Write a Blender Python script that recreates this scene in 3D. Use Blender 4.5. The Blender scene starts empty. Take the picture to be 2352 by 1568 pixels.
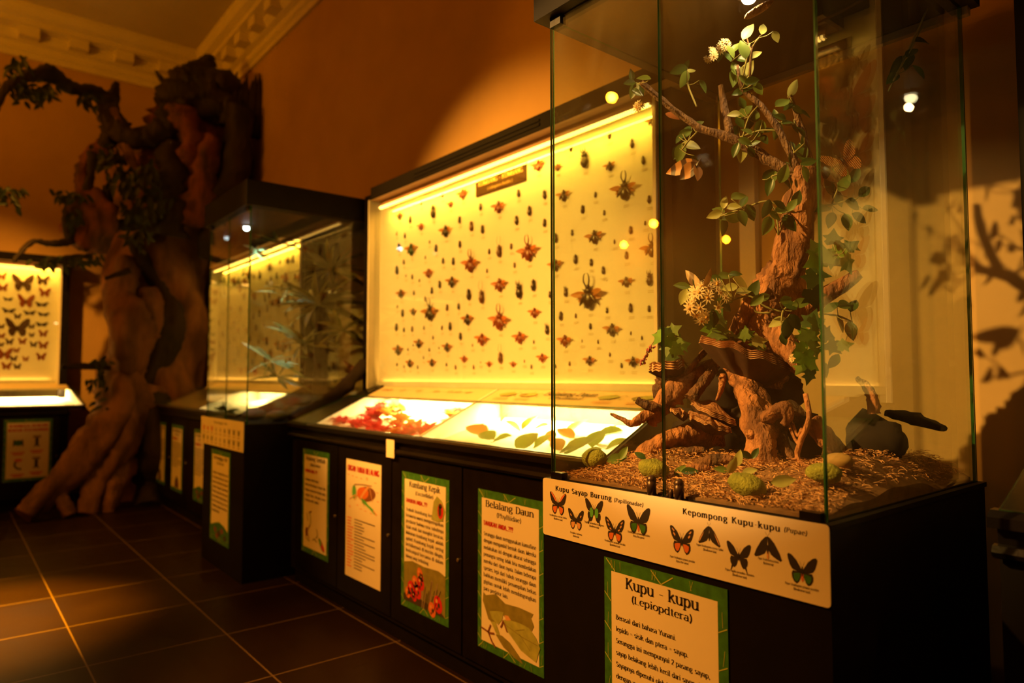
import bpy, math, random
from mathutils import Vector, Matrix, noise as mnoise
S = bpy.context.scene
COL = S.collection
# ---------------------------------------------------------------- camera, view, world, room lights and added fills
FPX = 1594.0
CAM_H = 1.2
YAW = math.atan2(1308, 1594); PITCH = math.atan2(81, 1594)
F0 = Vector((-math.cos(YAW), math.sin(YAW), 0)); RGT = Vector((math.sin(YAW), math.cos(YAW), 0))
FWD = F0*math.cos(PITCH) + Vector((0, 0, math.sin(PITCH))); UPV = -F0*math.sin(PITCH) + Vector((0, 0, math.cos(PITCH)))
cd = bpy.data.cameras.new('camera'); cam = bpy.data.objects.new('camera', cd); COL.objects.link(cam)
cd.sensor_width = 36; cd.lens = FPX/2352*36; cd.clip_start = .02; cd.clip_end = 60
M = Matrix.Identity(4)
for i in range(3):
    M[i][0] = RGT[i]; M[i][1] = UPV[i]; M[i][2] = -FWD[i]
M.translation = (0, 0, CAM_H); cam.matrix_world = M
cd.dof.use_dof = True; cd.dof.focus_distance = 1.85; cd.dof.aperture_fstop = 1.9
S.camera = cam
S.view_settings.view_transform = 'Standard'; S.view_settings.look = 'None'
S.view_settings.gamma = 1; S.view_settings.exposure = 0.0; S.view_settings.use_curve_mapping = False
S.cycles.use_adaptive_sampling = True; S.cycles.adaptive_threshold = .02; S.cycles.max_bounces = 6; S.cycles.transparent_max_bounces = 24; S.cycles.glossy_bounces = 3; S.cycles.diffuse_bounces = 3
S.cycles.sample_clamp_indirect = 4; S.cycles.caustics_reflective = False; S.cycles.caustics_refractive = False
W = bpy.data.worlds.new('world'); S.world = W; W.use_nodes = True
W.node_tree.nodes['Background'].inputs[0].default_value = (1, .34, .04, 1); W.node_tree.nodes['Background'].inputs[1].default_value = 0.01

def light(name, kind, loc, target, color, power, size=.1, size_y=None, spot=60, blend=.4, parent=None):
    d = bpy.data.lights.new(name, kind); o = bpy.data.objects.new(name, d); COL.objects.link(o)
    d.color = color; d.energy = power
    if kind == 'AREA':
        d.size = size
        if size_y: d.shape = 'RECTANGLE'; d.size_y = size_y
    else:
        d.shadow_soft_size = size
        if kind == 'SPOT': d.spot_size = math.radians(spot); d.spot_blend = blend
    o.location = loc
    o.rotation_euler = (Vector(target)-Vector(loc)).to_track_quat('-Z', 'Y').to_euler()
    if parent: o.parent = parent
    return o
AMB = (1, .29, .006)
for p, w in (((-4.65, -2.47, 4.0), 46), ((-5.78, -4.5, 3.2), 34), ((-7.0, -5.3, 3.2), 34), ((-7.8, -.8, 3.2), 3), ((-1.2, -4.2, 4.2), 40), ((2.6, -1.8, 4.2), 26)):
    light('hall_lamp', 'POINT', p, (0, 0, 0), AMB, w, .045)
light('exhibit_spot', 'SPOT', (-2.66, -1.21, 3.2), (-2.05, 1.5, .62), (1, .35, .035), 760, .045, spot=52, blend=.8)
light('plant_spot', 'SPOT', (-2.66, -1.21, 3.2), (-1.02, 1.72, 1.42), (1, .50, .12), 1450, .03, spot=22, blend=.35)
light('wall_spot', 'SPOT', (-2.3, .2, 4.4), (-2.2, 2.4, 2.45), (1, .29, .0), 75, .05, spot=56, blend=1)
light('panel_spot', 'SPOT', (-4.0, -1.1, 3.3), (-3.05, 2.2, 1.70), (1, .43, .055), 1250, .045, spot=42, blend=.7)
light('right_panel_fill', 'SPOT', (1.8, -1.4, 3.5), (.45, 2.2, 1.75), (1, .42, .05), 800, .045, spot=30, blend=.7)  # added fill, brightens the butterfly panel mirrored in the side pane
light('far_panel_fill', 'SPOT', (-4.6, -1.0, 3.5), (-8.2, .35, 1.72), (1, .38, .03), 850, .045, spot=32, blend=.8)  # added fill to brighten the butterfly panel on the far wall
light('floor_spot', 'SPOT', (-4.9, -1.6, 4.5), (-4.35, -.05, 0), (1, .36, .0), 13000, .05, spot=23, blend=1)
light('corner_spot', 'SPOT', (-5.2, -2.4, 4.5), (-6.2, 2.4, 2.8), (1, .30, .0), 30, .06, spot=60, blend=1)
light('cornice_fill', 'SPOT', (-5.6, -2.6, 3.0), (-7.6, .9, 4.8), (1, .33, .0), 190, .06, spot=64, blend=1)  # added uplight, stands in for light bounced onto ceiling and cornice
light('front_spot', 'SPOT', (-3.4, -2.6, 4.2), (-5.2, 1.3, 0.6), (1, .33, .012), 560, .06, spot=42, blend=1)

# ---------------------------------------------------------------- helpers
def px_ray(x, y): return FWD + RGT*((x-1176)/FPX) - UPV*((y-784)/FPX)
CAMP = Vector((0, 0, CAM_H))
def at_y(x, y, Y): d = px_ray(x, y); return CAMP + d*(Y/d.y)
def at_x(x, y, X): d = px_ray(x, y); return CAMP + d*(X/d.x)
def rnd(a, b): return random.uniform(a, b)

def mat(name, col, rough=.6, var=0, scale=20, metal=0, bump=0, bscale=60, col2=None, spec=.5, trans=0, emit=0, aniso=None, ramp=(.3, .7), bdist=.01):
    m = bpy.data.materials.new(name); m.use_nodes = True
    nt = m.node_tree; b = nt.nodes['Principled BSDF']
    b.inputs['Base Color'].default_value = (*col, 1); b.inputs['Roughness'].default_value = rough
    b.inputs['Metallic'].default_value = metal; b.inputs['Specular IOR Level'].default_value = spec
    if emit: b.inputs['Emission Color'].default_value = (*col, 1); b.inputs['Emission Strength'].default_value = emit
    if var or bump:
        tc = nt.nodes.new('ShaderNodeTexCoord'); mp = nt.nodes.new('ShaderNodeMapping')
        nt.links.new(tc.outputs['Object'], mp.inputs[0])
        if aniso: mp.inputs['Scale'].default_value = aniso
    if var:
        n = nt.nodes.new('ShaderNodeTexNoise'); n.inputs['Scale'].default_value = scale; n.inputs['Detail'].default_value = 6
        nt.links.new(mp.outputs[0], n.inputs[0])
        r = nt.nodes.new('ShaderNodeValToRGB'); r.color_ramp.elements[0].position = ramp[0]; r.color_ramp.elements[1].position = ramp[1]
        c2 = col2 or tuple(c*(1-var) for c in col)
        r.color_ramp.elements[0].color = (*c2, 1); r.color_ramp.elements[1].color = (*col, 1)
        nt.links.new(n.outputs[0], r.inputs[0]); nt.links.new(r.outputs[0], b.inputs['Base Color'])
    if bump:
        n2 = nt.nodes.new('ShaderNodeTexNoise'); n2.inputs['Scale'].default_value = bscale; n2.inputs['Detail'].default_value = 5
        nt.links.new(mp.outputs[0], n2.inputs[0])
        bp = nt.nodes.new('ShaderNodeBump'); bp.inputs['Strength'].default_value = bump; bp.inputs['Distance'].default_value = bdist
        nt.links.new(n2.outputs[0], bp.inputs['Height']); nt.links.new(bp.outputs[0], b.inputs['Normal'])
    if trans:   # thin translucency (petals, leaves, wings)
        out = nt.nodes['Material Output']; t = nt.nodes.new('ShaderNodeBsdfTranslucent'); t.inputs[0].default_value = (*[min(1, c*1.3) for c in col], 1)
        mx = nt.nodes.new('ShaderNodeMixShader'); mx.inputs[0].default_value = trans
        nt.links.new(b.outputs[0], mx.inputs[1]); nt.links.new(t.outputs[0], mx.inputs[2]); nt.links.new(mx.outputs[0], out.inputs[0])
    return m

def glass_mat(name, tint, dust=0.0, dcol=(.8, .7, .5), rough=0):
    m = bpy.data.materials.new(name); m.use_nodes = True; nt = m.node_tree; N = nt.nodes; L = nt.links
    N.remove(N['Principled BSDF']); out = N['Material Output']
    t = N.new('ShaderNodeBsdfTransparent'); t.inputs[0].default_value = (*tint, 1)
    g = N.new('ShaderNodeBsdfGlossy'); g.inputs['Roughness'].default_value = rough; g.inputs[0].default_value = (1, 1, 1, 1)
    fr = N.new('ShaderNodeFresnel'); ge = N.new('ShaderNodeNewGeometry')
    mi = N.new('ShaderNodeMix'); mi.inputs[2].default_value = 1.5; mi.inputs[3].default_value = 1/1.5
    L.new(ge.outputs['Backfacing'], mi.inputs[0]); L.new(mi.outputs[0], fr.inputs['IOR'])
    mx = N.new('ShaderNodeMixShader'); L.new(fr.outputs[0], mx.inputs[0]); L.new(t.outputs[0], mx.inputs[1]); L.new(g.outputs[0], mx.inputs[2])
    last = mx
    if dust:
        d = N.new('ShaderNodeBsdfDiffuse'); d.inputs[0].default_value = (*dcol, 1)
        tl = N.new('ShaderNodeBsdfTranslucent'); tl.inputs[0].default_value = (*dcol, 1)
        ds = N.new('ShaderNodeMixShader'); ds.inputs[0].default_value = .5; L.new(d.outputs[0], ds.inputs[1]); L.new(tl.outputs[0], ds.inputs[2])
        tc = N.new('ShaderNodeTexCoord'); mp = N.new('ShaderNodeMapping'); mp.inputs['Scale'].default_value = (5, 5, 2); mp.inputs['Rotation'].default_value = (.3, .6, 0)
        n = N.new('ShaderNodeTexNoise'); n.inputs['Scale'].default_value = 1.6; n.inputs['Detail'].default_value = 7; n.inputs['Distortion'].default_value = 1.2
        L.new(tc.outputs['Object'], mp.inputs[0]); L.new(mp.outputs[0], n.inputs[0])
        mr = N.new('ShaderNodeMapRange'); mr.inputs[1].default_value = .42; mr.inputs[2].default_value = .75; mr.inputs[3].default_value = dust*.35; mr.inputs[4].default_value = dust*2
        L.new(n.outputs[0], mr.inputs[0])
        sz = N.new('ShaderNodeSeparateXYZ'); L.new(tc.outputs['Object'], sz.inputs[0])
        zr = N.new('ShaderNodeMapRange'); zr.interpolation_type = 'SMOOTHSTEP'; zr.inputs[1].default_value = 1.95; zr.inputs[2].default_value = 2.25; zr.inputs[3].default_value = 1; zr.inputs[4].default_value = 5
        L.new(sz.outputs[2], zr.inputs[0]); mu = N.new('ShaderNodeMath'); mu.operation = 'MULTIPLY'; L.new(mr.outputs[0], mu.inputs[0]); L.new(zr.outputs[0], mu.inputs[1]); mr = mu
        m2 = N.new('ShaderNodeMixShader'); L.new(mr.outputs[0], m2.inputs[0]); L.new(mx.outputs[0], m2.inputs[1]); L.new(ds.outputs[0], m2.inputs[2]); last = m2
    L.new(last.outputs[0], out.inputs[0])
    return m

class MB:
    """collects shapes, then links them as ONE mesh object"""
    def __init__(s): s.v = []; s.f = []; s.m = []; s.sm = []
    def face(s, idx, m=0, smooth=False): s.f.append(tuple(idx)); s.m.append(m); s.sm.append(smooth)
    def add(s, vs): b = len(s.v); s.v.extend(Vector(p) for p in vs); return b
    def box(s, a, b, m=0, ms=None):
        x0, y0, z0 = a; x1, y1, z1 = b
        k = s.add([(x0,y0,z0),(x1,y0,z0),(x1,y1,z0),(x0,y1,z0),(x0,y0,z1),(x1,y0,z1),(x1,y1,z1),(x0,y1,z1)])
        for i, q in enumerate(((0,3,2,1),(4,5,6,7),(0,1,5,4),(1,2,6,5),(2,3,7,6),(3,0,4,7))):
            s.face([k+j for j in q], ms[i] if ms else m)
        return s
    def prism(s, pts, d, m=0):
        """closed loop of points pushed along d"""
        d = Vector(d); n = len(pts); k = s.add(pts); s.add([Vector(p)+d for p in pts])
        s.face(range(k+n-1, k-1, -1), m); s.face(range(k+n, k+2*n), m)
        for i in range(n): j = (i+1) % n; s.face((k+i, k+j, k+n+j, k+n+i), m)
        return s
    def poly(s, pts, m=0): k = s.add(pts); s.face(range(k, k+len(pts)), m); return s
    def tube(s, pts, rad, n=8, m=0, rough=0, seed=0, cap=True, flat=1.0, lobes=0, sub=3):
        """smooth tapering tube through pts (Catmull-Rom), optionally knobbly / fluted"""
        P = [Vector(p) for p in pts]
        if not hasattr(rad, '__len__'): rad = [rad]*len(P)
        Q = []; R_ = []
        for i in range(len(P)-1):
            p0 = P[max(i-1, 0)]; p1 = P[i]; p2 = P[i+1]; p3 = P[min(i+2, len(P)-1)]
            for j in range(sub):
                t = j/sub
                Q.append(.5*((2*p1)+(p2-p0)*t+(2*p0-5*p1+4*p2-p3)*t*t+(3*p1-p0-3*p2+p3)*t**3)); R_.append(rad[i]*(1-t)+rad[i+1]*t)
        Q.append(P[-1]); R_.append(rad[-1])
        k = len(s.v); u = None
        for i, q in enumerate(Q):
            T = (Q[min(i+1, len(Q)-1)]-Q[max(i-1, 0)]).normalized()
            if u is None: u = T.orthogonal().normalized()
            u = (u - T*u.dot(T)).normalized(); w = T.cross(u)
            for a in range(n):
                th = 2*math.pi*a/n; dv = u*math.cos(th)*flat+w*math.sin(th)
                rr = R_[i]
                if lobes: rr *= 1+.16*math.sin(lobes*th+seed+i*.25)
                if rough: pp = q+dv*R_[i]; fq = .8/max(R_[i], .004); rr *= 1+rough*mnoise.noise(pp*fq+Vector((seed, seed*2, 0)))+rough*.45*mnoise.noise(pp*fq*2.7+Vector((seed, 0, 9)))+rough*.55*mnoise.noise(Vector((math.cos(th)*3.2, math.sin(th)*3.2, i*.09+seed)))
                s.v.append(q+dv*rr)
        for i in range(len(Q)-1):
            for a in range(n):
                b = (a+1) % n; s.face((k+i*n+a, k+i*n+b, k+(i+1)*n+b, k+(i+1)*n+a), m, True)
        if cap:
            s.face([k+a for a in range(n-1, -1, -1)], m); e = k+(len(Q)-1)*n; s.face([e+a for a in range(n)], m)
        return s
    def blob(s, c, r, nu=12, nv=8, m=0, rough=0, fs=1.0, seed=0, rot=None):
        c = Vector(c); k = len(s.v); r = Vector(r) if hasattr(r, '__len__') else Vector((r, r, r))
        for i in range(nv+1):
            ph = math.pi*i/nv
            for a in range(nu):
                th = 2*math.pi*a/nu; d = Vector((math.sin(ph)*math.cos(th), math.sin(ph)*math.sin(th), math.cos(ph)))
                q = 1+(rough*mnoise.noise(d*fs+Vector((seed, 0, seed))) if rough else 0)
                p = Vector((d.x*r.x, d.y*r.y, d.z*r.z))*q
                if rot: p = rot @ p
                s.v.append(c+p)
        for i in range(nv):
            for a in range(nu):
                b = (a+1) % nu
                s.face((k+i*nu+a, k+(i+1)*nu+a, k+(i+1)*nu+b, k+i*nu+b), m, True)
        return s
    def sheet(s, grid, m=0, smooth=True):
        """grid[i][j] of points"""
        k = len(s.v); n = len(grid[0])
        for row in grid: s.v.extend(Vector(p) for p in row)
        for i in range(len(grid)-1):
            for j in range(n-1): s.face((k+i*n+j, k+i*n+j+1, k+(i+1)*n+j+1, k+(i+1)*n+j), m, smooth)
        return s
    def leaf(s, base, tip, nrm, width, m=0, curl=.15, shape=0, fold=.25):
        base = Vector(base); ax = Vector(tip)-base; L = ax.length; ax.normalize(); nrm = Vector(nrm); side = ax.cross(nrm)
        if side.length < 1e-4: side = ax.orthogonal()
        side.normalize(); nn = side.cross(ax)
        prof = ((0,.06),(.12,.62),(.3,.98),(.5,1),(.7,.78),(.87,.4),(1,.02)) if shape == 0 else ((0,.05),(.15,.3),(.35,.55),(.6,.55),(.85,.35),(1,.02))
        g = []
        for t, w in prof:
            c = base+ax*(L*t)-nn*(curl*L*t*t); hw = width*.5*w
            g.append([c-side*hw+nn*(hw*fold), c-side*hw*.5+nn*(hw*fold*.4), c, c+side*hw*.5+nn*(hw*fold*.4), c+side*hw+nn*(hw*fold)])
        return s.sheet(g, m)
    def build(s, name, mats, parent=None, smooth=None, xf=None):
        me = bpy.data.meshes.new(name)
        off = parent.location if parent is not None and parent.parent is None else Vector((0, 0, 0))
        if parent is not None and parent.parent is not None: off = parent.parent.location
        vs = [(xf @ p if xf else p) for p in s.v]
        me.from_pydata([tuple(p-off) for p in vs], [], s.f)
        if not hasattr(mats, '__len__'): mats = [mats]
        for mm in mats: me.materials.append(mm)
        me.polygons.foreach_set('material_index', s.m); me.polygons.foreach_set('use_smooth', [bool(q) for q in s.sm])
        me.validate(); me.update()
        o = bpy.data.objects.new(name, me); COL.objects.link(o)
        if parent is not None: o.parent = parent
        return o

def tag(o, label, cat, group=None, kind=None):
    if label: o['label'] = label
    if cat: o['category'] = cat
    if group: o['group'] = group
    if kind: o['kind'] = kind
    return o
def thing(name, label, cat, loc=(0, 0, 0), group=None):
    o = bpy.data.objects.new(name, None); COL.objects.link(o); o.location = loc; o.empty_display_size = .05
    return tag(o, label, cat, group)
def dup(root, label=None, group=None, skip=()):
    r = root.copy(); COL.objects.link(r)
    for ch in list(root.children):
        if ch.name.split('.')[0] in skip: continue
        c = ch.copy(); COL.objects.link(c); c.parent = r
        for g in ch.children:
            d = g.copy(); COL.objects.link(d); d.parent = c
    if label: r['label'] = label
    if group: r['group'] = group
    return r
def struct(name, mb, mats): o = mb.build(name, mats); o['kind'] = 'structure'; return o

# ---------------------------------------------------------------- materials
M_plaster = mat('ochre_plaster', (.52, .33, .13), .85, .12, 3, bump=.08, bscale=30)
M_ceil = mat('ceiling_paint', (.66, .58, .46), .85, .1, 2)
M_cornice = mat('cornice_paint', (.74, .66, .52), .7, .08, 6)
M_black = mat('black_lacquer', (.007, .005, .004), .30, .4, 14, bump=.05, bscale=90, spec=.25)
M_blackm = mat('black_board', (.006, .004, .003), .65, .3, 10, spec=.1)
M_white = mat('white_board', (.80, .78, .72), .55, .05, 5)
M_paper = mat('paper', (.80, .76, .68), .5, .04, 8)
M_paperg = mat('aged_paper', (.66, .60, .48), .6, .06, 8)
M_ink = mat('ink', (.02, .015, .015), .6); M_inkf = mat('grey_ink', (.30, .22, .15), .7)
M_red = mat('red_ink', (.55, .02, .02), .6); M_redf = mat('faint_red_ink', (.7, .2, .1), .6)
M_green = mat('leaf_green_print', (.05, .22, .03), .5, .45, 45)
M_vein = mat('leaf_vein_print', (.45, .50, .10), .5)
M_metal = mat('steel', (.5, .5, .5), .3, metal=1)
M_glass = glass_mat('clear_glass', (.96, .985, .965)); M_deskglass = glass_mat('worn_desk_glass', (.96, .985, .965), rough=.16); M_dusty = glass_mat('dusty_glass', (.94, .97, .94), .007, (.7, .58, .3))
M_dusty2 = glass_mat('streaked_glass', (.94, .97, .94), .008, (.7, .58, .3))
M_edge = mat('green_glass_edge', (.02, .09, .025), .12)
M_led = mat('led_diode', (1, .62, .12), .5, emit=4.5)
M_tape = mat('led_tape', (.85, .75, .5), .5)
M_bulb = mat('lamp_glass', (1, .74, .40), .4, emit=30)
M_cool = mat('cool_lamp_glass', (.85, .95, 1), .4, emit=18)
M_wood = mat('pale_wood', (.42, .25, .12), .6, .35, 6, aniso=(1, 8, 8))

# ---------------------------------------------------------------- room shell
XF, YW, XR, YB, ZC = -8.45, 2.42, 4.6, -5.6, 4.86
def tile_mat():
    m = bpy.data.materials.new('slate_tiles'); m.use_nodes = True; nt = m.node_tree; N = nt.nodes; L = nt.links; b = N['Principled BSDF']
    tc = N.new('ShaderNodeTexCoord'); sp = N.new('ShaderNodeSeparateXYZ'); L.new(tc.outputs['Object'], sp.inputs[0])
    def line(axis, off, pitch):
        a = N.new('ShaderNodeMath'); a.operation = 'SUBTRACT'; a.inputs[1].default_value = off; L.new(sp.outputs[axis], a.inputs[0])
        p = N.new('ShaderNodeMath'); p.operation = 'PINGPONG'; p.inputs[1].default_value = pitch/2; L.new(a.outputs[0], p.inputs[0])
        c = N.new('ShaderNodeMath'); c.operation = 'LESS_THAN'; c.inputs[1].default_value = .0035; L.new(p.outputs[0], c.inputs[0]); return c
    lx = line(0, -3.4, .582); ly = line(1, .505, .5625)
    mx = N.new('ShaderNodeMath'); mx.operation = 'MAXIMUM'; L.new(lx.outputs[0], mx.inputs[0]); L.new(ly.outputs[0], mx.inputs[1])
    n = N.new('ShaderNodeTexNoise'); n.inputs['Scale'].default_value = 3; n.inputs['Detail'].default_value = 8; L.new(tc.outputs['Object'], n.inputs[0])
    r = N.new('ShaderNodeValToRGB'); r.color_ramp.elements[0].color = (.012, .006, .002, 1); r.color_ramp.elements[1].color = (.024, .012, .004, 1)
    L.new(n.outputs[0], r.inputs[0])
    mc = N.new('ShaderNodeMix'); mc.data_type = 'RGBA'; L.new(mx.outputs[0], mc.inputs[0]); L.new(r.outputs[0], mc.inputs[6]); mc.inputs[7].default_value = (.16, .11, .07, 1)
    L.new(mc.outputs[2], b.inputs['Base Color'])
    rr = N.new('ShaderNodeMapRange'); rr.inputs[3].default_value = .30; rr.inputs[4].default_value = .5; b.inputs['Specular IOR Level'].default_value = .13; L.new(n.outputs[0], rr.inputs[0]); L.new(rr.outputs[0], b.inputs['Roughness'])
    bp = N.new('ShaderNodeBump'); bp.inputs['Strength'].default_value = .25; bp.inputs['Distance'].default_value = .004; L.new(n.outputs[0], bp.inputs['Height']); L.new(bp.outputs[0], b.inputs['Normal'])
    return m
struct('floor', MB().box((XF-.2, YB-.2, -.12), (XR+.2, YW+.2, 0)), tile_mat())
struct('ceiling', MB().box((XF-.2, YB-.2, ZC), (XR+.2, YW+.2, ZC+.12)), M_ceil)
struct('wall_right', MB().box((XF, YW, 0), (XR, YW+.2, ZC)), M_plaster)
struct('wall_far', MB().box((XF-.2, YB, 0), (XF, YW+.2, ZC)), M_plaster)
struct('wall_left', MB().box((XF, YB-.2, 0), (XR, YB, ZC)), M_plaster)
struct('wall_near', MB().box((XR, YB, 0), (XR+.2, YW+.2, ZC)), M_plaster)
# cornice: stepped profile with square modillion blocks, one run per wall
PROF = ((0, 4.42), (.03, 4.42), (.03, 4.47), (.055, 4.49), (.055, 4.55), (.10, 4.57), (.13, 4.63), (.13, 4.66), (.24, 4.68), (.24, 4.73), (.30, 4.76), (.33, 4.82), (.33, ZC), (0, ZC))
c = MB().prism([(XF+d, YB, z) for d, z in PROF], (0, YW-YB, 0))
y = YB+.2
while y < YW-.4: c.box((XF+.05, y, 4.575), (XF+.22, y+.17, 4.675)); y += .42
struct('trim_1', c, M_cornice)
c = MB().prism([(XF, YW-d, z) for d, z in PROF][::-1], (XR-XF, 0, 0))
x = XF+.45
while x < XR-.3: c.box((x, YW-.22, 4.575), (x+.17, YW-.05, 4.675)); x += .42
struct('trim_2', c, M_cornice)
struct('baseboard_right', MB().box((XF, YW-.015, 0), (XR, YW, .10)), M_blackm)
# flat pilaster strips on the wall in the gaps between the displays
for k, (x0, x1, mm) in enumerate(((-1.512, -1.446, M_cornice),)):
    struct('trim_%d' % (k+3), MB().box((x0, YW-.03, .1), (x1, YW, 4.4)), mm)

# ---------------------------------------------------------------- lettering: thick-thin pen strokes with serifs
def _l(*a): return ('l',)+a
def _c(*a): return ('c',)+a
GL = {
'a': (4.5, _c(1.8,1.4,1.4,1.4,30,330), _l(3.4,0,3.4,3.6), _c(2.1,3.6,1.3,1.4,0,150)),
'b': (5.1, _l(.9,0,.9,7.3), _c(2.5,2.5,1.8,2.5,-140,140)), 'c': (4.5, _c(2.4,2.5,1.8,2.5,45,315)),
'd': (5.2, _c(2.3,2.5,1.7,2.5,40,320), _l(4.1,0,4.1,7.3)), 'e': (4.6, _l(.7,2.8,4,2.8), _c(2.4,2.5,1.8,2.5,8,315)),
'f': (3.3, _l(1.4,0,1.4,5.9), _c(2.4,5.9,1,1.4,40,180), _l(.3,5,2.7,5)), 'g': (4.9, _c(2.2,3.3,1.5,1.7,0,360), _c(2.3,-.7,1.8,1.3,0,360), _l(1.2,1.9,1.4,.5), _l(3.3,4.7,4.5,5)),
'h': (5.3, _l(.9,0,.9,7.3), _c(2.6,3.2,1.6,1.8,0,150), _l(4.2,0,4.2,3.2)), 'i': (2.5, _l(1.2,0,1.2,5), _l(1.2,6.4,1.2,7.2)),
'j': (2.5, _l(1.4,-1,1.4,5), _c(.6,-1,.8,1,180,360), _l(1.4,6.4,1.4,7.2)), 'k': (5.1, _l(.9,0,.9,7.3), _l(1,2.2,3.8,5), _l(2,3.1,4.4,0)), 'l': (2.5, _l(1.2,0,1.2,7.3)),
'm': (7.6, _l(.9,0,.9,5), _c(2.3,3.2,1.3,1.8,0,150), _l(3.6,0,3.6,3.2), _c(5,3.2,1.3,1.8,0,150), _l(6.3,0,6.3,3.2)),
'n': (5.3, _l(.9,0,.9,5), _c(2.6,3.2,1.6,1.8,0,150), _l(4.2,0,4.2,3.2)), 'o': (5, _c(2.5,2.5,2,2.5,0,360)),
'p': (5.2, _l(.9,-2.2,.9,5), _c(2.6,2.5,1.8,2.5,-140,140)), 'q': (5.2, _l(4.1,-2.2,4.1,5), _c(2.4,2.5,1.8,2.5,40,320)), 'r': (3.7, _l(.9,0,.9,5), _c(2.5,3.3,1.4,1.6,45,150)),
's': (3.9, _c(2,3.7,1.3,1.3,35,270), _c(2,1.25,1.4,1.25,-145,90)), 't': (3.2, _l(1.5,1,1.5,6.4), _c(2.4,1,.9,1,180,300), _l(.4,5,2.8,5)),
'u': (5.3, _l(.9,1.7,.9,5), _c(2.5,1.8,1.6,1.8,180,335), _l(4.1,0,4.1,5)), 'v': (4.6, _l(.5,5,2.3,0), _l(2.3,0,4.1,5)), 'w': (6.6, _l(.4,5,1.8,0), _l(1.8,0,3.2,5), _l(3.2,5,4.6,0), _l(4.6,0,6,5)),
'x': (4.6, _l(.5,5,4.1,0), _l(.5,0,4.1,5)), 'y': (4.7, _l(.5,5,2.4,0), _l(4.2,5,1.6,-2.2)), 'z': (4.2, _l(.5,5,3.7,5), _l(.5,0,3.7,5), _l(.5,0,3.7,0)),
'A': (5.9, _l(.4,0,2.9,7), _l(2.9,7,5.4,0), _l(1.3,2.5,4.5,2.5)), 'B': (5.4, _l(1,0,1,7), _c(2.6,5.35,1.5,1.65,-90,90), _l(1,7,2.6,7), _l(1,3.7,2.6,3.7), _c(2.7,1.85,1.8,1.85,-90,90), _l(1,0,2.7,0)),
'C': (5.6, _c(3,3.5,2.4,3.5,40,320)), 'D': (5.9, _l(1,0,1,7), _c(2.4,3.5,2.7,3.5,-90,90), _l(1,7,2.4,7), _l(1,0,2.4,0)), 'E': (5, _l(1,0,1,7), _l(1,7,4.3,7), _l(1,3.7,3.6,3.7), _l(1,0,4.4,0)),
'F': (4.7, _l(1,0,1,7), _l(1,7,4.3,7), _l(1,3.7,3.6,3.7)), 'G': (5.8, _c(3,3.5,2.4,3.5,40,330), _l(5,0,5,3)), 'H': (6, _l(1,0,1,7), _l(5,0,5,7), _l(1,3.6,5,3.6)), 'I': (2.6, _l(1.3,0,1.3,7)),
'J': (3.6, _l(2.6,1.5,2.6,7), _c(1.6,1.5,1,1.5,180,360)), 'K': (5.9, _l(1,0,1,7), _l(1.1,2.8,4.7,7), _l(2.2,4,5.2,0)), 'L': (4.8, _l(1,0,1,7), _l(1,0,4.4,0)), 'M': (7.2, _l(1,0,1,7), _l(1,7,3.6,0), _l(3.6,0,6.2,7), _l(6.2,0,6.2,7)),
'N': (6, _l(1,0,1,7), _l(1,7,5,0), _l(5,0,5,7)), 'O': (6, _c(3,3.5,2.5,3.5,0,360)), 'P': (5, _l(1,0,1,7), _c(2.5,5.2,1.7,1.8,-90,90), _l(1,7,2.5,7), _l(1,3.4,2.5,3.4)),
'R': (5.5, _l(1,0,1,7), _c(2.5,5.2,1.7,1.8,-90,90), _l(1,7,2.5,7), _l(1,3.4,2.5,3.4), _l(2.5,3.4,4.9,0)), 'S': (4.7, _c(2.4,5.2,1.6,1.8,30,270), _c(2.4,1.7,1.7,1.7,-150,90)),
'T': (5.4, _l(2.7,0,2.7,7), _l(.4,7,5,7)), 'U': (6, _l(1,2.3,1,7), _c(3,2.3,2,2.3,180,360), _l(5,2.3,5,7)), 'V': (5.6, _l(.4,7,2.8,0), _l(2.8,0,5.2,7)), 'Y': (5.6, _l(.4,7,2.8,3.3), _l(5.2,7,2.8,3.3), _l(2.8,0,2.8,3.3)),
'2': (4.6, _c(2.3,5.2,1.6,1.8,-20,170), _l(3.8,4.6,.7,0), _l(.7,0,4,0)), '.': (2, _l(1,-.1,1,.7)), ',': (2, _l(1.2,.7,.7,-1)), '-': (3.4, _l(.6,2.6,2.8,2.6)), '=': (5, _l(.6,2,4.2,2), _l(.6,3.5,4.2,3.5)),
'(': (2.8, _c(3.2,3,2.2,4.8,120,240)), ')': (2.8, _c(-.4,3,2.2,4.8,-60,60)), '?': (4.4, _c(2.2,5.4,1.6,1.6,-60,170), _l(2.5,3.9,2.2,2.2), _l(2.2,-.1,2.2,.7)), ':': (2, _l(1,0,1,.8), _l(1,3.6,1,4.4)), ' ': (3.3,)}
def text_width(t, track=0): return sum(GL.get(ch, GL['o'])[0]+track for ch in t)
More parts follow.
